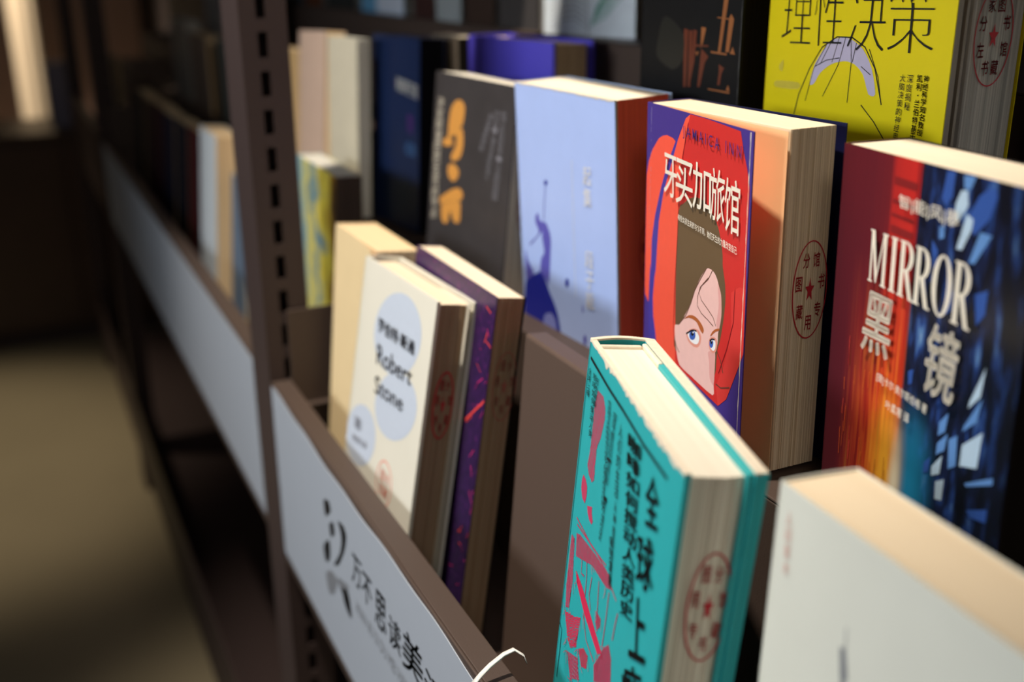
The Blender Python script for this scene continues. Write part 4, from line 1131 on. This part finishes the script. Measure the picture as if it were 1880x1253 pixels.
# black book with gold brush characters
b = Book('black paperback with gold brush lettering, left of the light blue paperback', (.3600, .9423, -.0933), .1509, .030, -.272, mat('charcoal_cover', rgb(58, 54, 54), 0.4, 0.35, 0.25, 40), PAGE_W,
         yaw=-3.9, lean=5.5, roll=.28)
pr = b.front()
for col, pts in ART['ma']:
    pr.curve(pts, col)
pr.done('title_lettering', b.cover)
b.lettering('subtitle_lettering', [(s, [(q[0][0] + 3, q[0][1]), (q[1][0] - 4, q[1][1]), (q[2][0] + 3, q[2][1]), (q[3][0] - 4, q[3][1])]) for s, q in ART['ma_text']], 'cream_text', 0.012, True)
b.lettering('small_print', zip(('他用十年时间改变了一个行业的命运故事', '写给每一个相信未来的年轻人', '创业者的声音'), ART['ma_small']), 'grey_text', 0, True)
pr = b.fore()
pr.stamp(16, 98, 7, 18, 'faint_stamp', w=0.7)
pr.done('library_stamp', b.pages)

# navy, cream and pinkish books further along
b = Book('navy blue book with pale lettering, left of the black and gold paperback', (.374, 1.165, -.0735), .112, .028, -.272, mat('navy_cover', rgb(26, 44, 84), 0.4, 0.35, 0.2, 20), page_mat('charcoal_edged_paper', rgb(90, 88, 90), rgb(60, 58, 60), edge=rgb(70, 70, 80)),
         yaw=-6, lean=3, roll=-0.6)
b.lettering('title_lettering', [('海底两万里', [(58, 40), (108, 46), (58, 54), (108, 60)])], 'offwhite', 0.03)
b.lettering('author_lettering', [('经典', [(80, 104), (106, 106), (80, 118), (106, 120)])], 'blue2', 0.02)
pr = b.front()
pr.poly([(84, 76), (98, 78), (98, 96), (84, 94)], 'purple')
pr.done('cover_picture', b.cover)
Book('slim cream book leaning left of the navy blue book', (.350, 1.262, -.080), .115, .014, -.272, mat('cream_cover', rgb(196, 188, 166), 0.5), PAGE_G, yaw=0, lean=3, roll=-1.5)
Book('pinkish beige book beside the slim cream book, further from the camera', (.349, 1.385, -.080), .118, .024, -.272, mat('pink_beige_cover', rgb(190, 164, 146), 0.5), PAGE_T, yaw=0, lean=5, roll=-2.5)
Book('tan paperback just right of the slotted post on the first step', (.354, 1.52, -.108), .128, .022, -.272, mat('tan_cover', rgb(200, 166, 116), 0.5), PAGE_T, yaw=0, lean=4)

# ------------------------------------------------------------------ books on the second step
b = Book('short purple blue hardcover on the second step, behind the black and gold paperback', (.4200, 1.010, -.068), .1367, .046, -.2, mat('purple_blue_cloth', rgb(92, 82, 214), 0.4, 0.4, 0.08, 30), PAGE_T,
         yaw=-10, hard=True, page_in=(0.003, 0.040))
Book('dim taupe book on the second step between the navy book and the purple blue hardcover', (.422, 1.118, -.072), .074, .022, -.2, mat('taupe_cover', rgb(104, 92, 78), 0.5), PAGE_K)
b = Book('tall black paperback with bronze characters on the second step', (.43, .7065, .02), .1205, .026, -.2, mat('matte_black_cover', rgb(18, 17, 17), 0.6, 0.2, 0.3, 60), PAGE_K, back=mat('black_cover', (0, 0, 0)))
pr = b.front()
for col, pts in ART['blk']:
    (pr.curve if col == 'moss' else pr.poly)([(u, v + 10) for u, v in pts], col)
pr.done('title_lettering', b.cover)
bm = bmesh.new()
n = 50
vv = []
for i in range(n + 1):
    d = random.uniform(0.0, 0.0004)
    vv.append([bm.verts.new((b.w - e, -0.0006, b.h * i / n)) for e in (d, -0.0001)])
for a, c in zip(vv, vv[1:]):
    bm.faces.new((a[0], a[1], c[1], c[0]))
tag(build('worn_edge', bm, mat('grey_rub', rgb(120, 118, 116)), b.cover), 'rubbed grey fore-edge of the cover')
bm = bmesh.new()
box(bm, 0.002, 0.1200, 0.0012, 0.0020, 0.001, b.h - 0.001)
tag(build('flyleaf', bm, mat('black_cover', (0, 0, 0)), b.pages), 'black flyleaf')

YEL = mat('yellow_cover', rgb(250, 228, 12), 0.4, 0.35, 0.03, 20)
b = Book('bright yellow paperback with thin black lettering on the second step', (.44, .5719, .031), .1496, .0490, -.2, YEL, page_mat('grey_edged_paper', rgb(206, 200, 190), rgb(140, 136, 130), density=700), detail=44, page_in=(0.0125, 0.0477))
pr = b.front()
for col, pts in ART['yl']:
    pr.curve(pts, col)
for col, w, pts in ART['yl_lines']:
    pr.line(pts, w, col)
pr.done('cover_picture', b.cover)
pr = b.front(0.0006)
for s, q in ART['yl_text']:
    pr.text(s, q, 'ink', -0.022)
pr.done('title_lettering', b.cover)
b.lettering('small_print', ART['yl_cols'][:2], 'ink', 0.016, True)
b.lettering('small_print', ART['yl_cols'][2:], 'ink', 0, True)
bm = bmesh.new()
for k, (d, e) in enumerate(((0.0012, 0.0), (0.0042, 0.0012), (0.0075, 0.0003))):
    box(bm, 0.002, b.u1 + 0.0006 - e, d, d + 0.0018, 0.001, b.h - 0.001)
tag(build('flap', bm, mat('glossy_grey_flap', rgb(150, 138, 122), 0.2, 0.5), b.pages), 'glossy grey cover flap')
pr = b.fore()
pr.stamp(28, 70, 13, 25, 'stamp', '家图书馆藏书左分', w=0.7)
pr.done('library_stamp', b.pages)
Book('white paperback seen only at the right edge, beyond the bright yellow paperback', (.4915, .412, .0), .14, .0105, -.2, mat('white_cover', rgb(222, 218, 206), 0.5), PAGE, yaw=0)

# ------------------------------------------------------------------ books on the third step, seen only at their feet
row = [('white book with green line drawing on the third step', (.505, 1.017), .122, rgb(226, 234, 238), -17, 'wg'),
       ('grey spattered paperback left of the white and green book', (.515, 1.15), .100, rgb(64, 60, 58), 0, None),
       ('dark brown book on the third step above the purple blue hardcover', (.515, 1.245), .082, rgb(58, 42, 34), 0, None),
       ('pale grey book on the third step above the black and gold paperback', (.512, 1.335), .082, rgb(150, 156, 156), 0, None),
       ('maroon brown book left of the pale grey book on the third step', (.515, 1.425), .080, rgb(58, 34, 30), 0, None),
       ('sky blue and brown book with a white band on the third step', (.510, 1.64), .190, rgb(96, 150, 184), 0, 'band'),
       ('dark green book left of the sky blue and brown book', (.515, 1.85), .150, rgb(44, 46, 44), 0, None),
       ('orange brown book above the tan paperback on the third step', (.515, 1.985), .105, rgb(104, 58, 34), 0, None),
       ('slate blue book just right of the slotted post on the third step', (.515, 2.15), .150, rgb(76, 92, 102), 0, None)]
for lb, (x, y), w, col, yaw, kind in row:
    b = Book(lb, (x, y, -.07), w, .024, -.07, mat('cover_' + '_'.join(lb.split()[:3]).replace(',', ''), col, 0.5), PAGE_G, yaw=yaw, h=.19)
    if kind == 'wg':
        pr = b.front()
        hh = b.h * 1000
        for i in range(9):
            pr.line([(64 + i, hh - 10 - 2 * i), (84 + 2 * i, hh - 18 - 5 * i), (104 + i, hh - 36 - 7 * i), (120, hh - 64 - 8 * i)], 0.9, 'green')
        for i in range(10):
            pr.line([(60 - i, hh - 8 - 6 * i), (44 - i, hh - 16 - 5 * i), (26, hh - 14 - 5 * i), (12, hh - 4 - 5 * i)], 0.8, 'grey')
        pr.line([(62, hh - 2), (58, hh - 40), (50, hh - 80)], 1.4, 'grey')
        pr.done('cover_picture', b.cover)
    if kind == 'band':
        pr = b.front()
        hh = b.h * 1000
        pr.poly([(72, 0), (189, 0), (189, hh - 26), (72, hh - 26)], 'hair')
        pr.poly([(72, hh - 26), (189, hh - 26), (189, hh - 1), (72, hh - 1)], 'pale')
        pr.done('cover_picture', b.cover)

# ------------------------------------------------------------------ blurred books in the middle and far bays
far_bin = [('white book with a tan page block in the middle bay bin', (.249, 1.590, -.216), .118, .034, rgb(160, 150, 134), PAGE_T, 'a white'),
           ('blue grey book in front of the white book in the middle bay bin', (.262, 1.452, -.262), .080, .020, rgb(96, 116, 138), PAGE_G, ''),
           ('olive book nearest the slotted post in the middle bay bin', (.262, 1.362, -.285), .10, .026, rgb(150, 118, 50), PAGE_T, ''),
           ('dark red book left of the white book in the middle bay bin', (.252, 1.72, -.232), .108, .026, rgb(74, 22, 24), PAGE_T, ''),
           ('black navy book in the middle of the middle bay bin', (.252, 1.85, -.236), .118, .028, rgb(22, 24, 36), PAGE_T, ''),
           ('dark navy book left of the black navy book in the bin', (.252, 1.985, -.240), .12, .028, rgb(24, 28, 48), PAGE_T, ''),
           ('dull maroon book far along the middle bay bin', (.254, 2.13, -.240), .13, .028, rgb(52, 20, 26), PAGE_T, ''),
           ('dark brown book at the far end of the middle bay bin', (.256, 2.28, -.246), .13, .028, rgb(40, 30, 26), PAGE_T, ''),
           ('charcoal book at the very end of the middle bay bin', (.258, 2.44, -.246), .13, .028, rgb(38, 36, 36), PAGE_T, '')]
for lb, P, w, t, col, pg, _ in far_bin:
    Book(lb, P, w, t, FLOOR0, mat('cover_' + '_'.join(lb.split()[:3]).replace(',', ''), col, 0.5), pg, lean=5, detail=6)
far_step = [('grey green book on the first step of the middle bay', (.360, 2.035, -.126), .17, .030, rgb(84, 90, 84), PAGE_G),
            ('dim ochre book left of the grey green book', (.362, 2.115, -.140), .07, .020, rgb(104, 76, 40), PAGE_T),
            ('pinkish grey book on the first step of the middle bay', (.360, 2.335, -.130), .20, .030, rgb(120, 104, 92), PAGE_T),
            ('greyish white book on the first step of the middle bay', (.360, 2.575, -.112), .22, .030, rgb(136, 134, 128), PAGE_G),
            ('dark olive book near the post on the first step of the middle bay', (.360, 1.80, -.120), .16, .030, rgb(70, 66, 56), PAGE_G)]
for lb, P, w, t, col, pg in far_step:
    Book(lb, P, w, t, -.272, mat('cover_' + '_'.join(lb.split()[:3]).replace(',', ''), col, 0.5), pg, detail=6)
far_two = [('pale blue book on the second step of the middle bay', (.43, 2.52, -.005), .15, .030, rgb(112, 128, 142), PAGE_G),
           ('dark violet book right of the pale blue book', (.43, 2.345, -.03), .15, .030, rgb(44, 38, 72), PAGE_G),
           ('brown book on the second step near the slotted post', (.43, 2.16, -.02), .16, .030, rgb(60, 48, 40), PAGE_G)]
for lb, P, w, t, col, pg in far_two:
    Book(lb, P, w, t, -.2, mat('cover_' + '_'.join(lb.split()[:3]).replace(',', ''), col, 0.5), pg, detail=6)
far_end = [('amber brown book in the farthest bay bin', (.25, 3.20, -.22), .14, .030, rgb(92, 62, 30), PAGE_T),
           ('black book in the farthest bay bin beside the amber one', (.25, 3.02, -.22), .14, .030, rgb(20, 18, 18), PAGE_T)]
for lb, P, w, t, col, pg in far_end:
    Book(lb, P, w, t, FLOOR0, mat('cover_' + '_'.join(lb.split()[:3]).replace(',', ''), col, 0.5), pg, lean=4, detail=6)
low = [('dark red book on the lower shelf under the near label', (.24, .86, -.92), .14, .03, rgb(110, 16, 18)),
       ('black book on the lower shelf beside the dark red one', (.24, .70, -.91), .14, .03, rgb(24, 22, 22))]
for lb, P, w, t, col in low:
    Book(lb, P, w, t, -1.15, mat('cover_' + '_'.join(lb.split()[:3]), col, 0.5), PAGE_T, detail=6)

# ------------------------------------------------------------------ far end of the aisle
M = Matrix.Translation((-0.35, 4.1, 0))
cab = empty('low_cabinet', M, 'low dark brown cabinet across the far end of the aisle', 'cabinet')
WOOD = mat('dark_brown_wood', rgb(70, 50, 38), 0.4, 0.4, 0.25, 8)
bm = bmesh.new()
box(bm, -0.65, 0.97, -0.18, 0.22, 0.06, 0.70)
build('body', bm, WOOD, cab, 0.003)
bm = bmesh.new()
box(bm, -0.67, 0.99, -0.2, 0.23, 0.70, 0.725)
build('top', bm, WOOD, cab, 0.003)
bm = bmesh.new()
box(bm, -0.62, 0.93, -0.15, 0.2, 0.0, 0.06)
build('plinth', bm, POST, cab)
for x0, x1 in ((-0.64, -0.275), (-0.265, 0.09), (0.1, 0.505), (0.515, 0.96)):
    bm = bmesh.new()
    box(bm, x0, x1, -0.196, -0.181, 0.08, 0.69)
    build('door', bm, WOOD, cab, 0.002)
bm = bmesh.new()
box(bm, 0.15, 0.235, 4.05, 4.25, 0.7255, 0.93)
tag(build('cardboard_box', bm, mat('grey_card', rgb(128, 122, 136), 0.7), bevel=0.003), 'small grey box on top of the low dark cabinet', 'box')
bm = bmesh.new()
pts = [(0.135 + 0.062 * (math.cos(a) * (0.85 + 0.15 * abs(math.cos(4 * a)))), 5.2 + 0.075 * math.sin(a) * (0.85 + 0.15 * abs(math.cos(4 * a)))) for a in [2 * math.pi * i / 32 for i in range(32)]]
prism(bm, pts, 0.0, 2.6)
tag(build('pillar', bm, mat('cream_plaster', rgb(214, 196, 168), 0.8, 0.2, 0.06, 6), smooth=False), 'tall bright cream pillar behind the low dark cabinet', 'pillar')
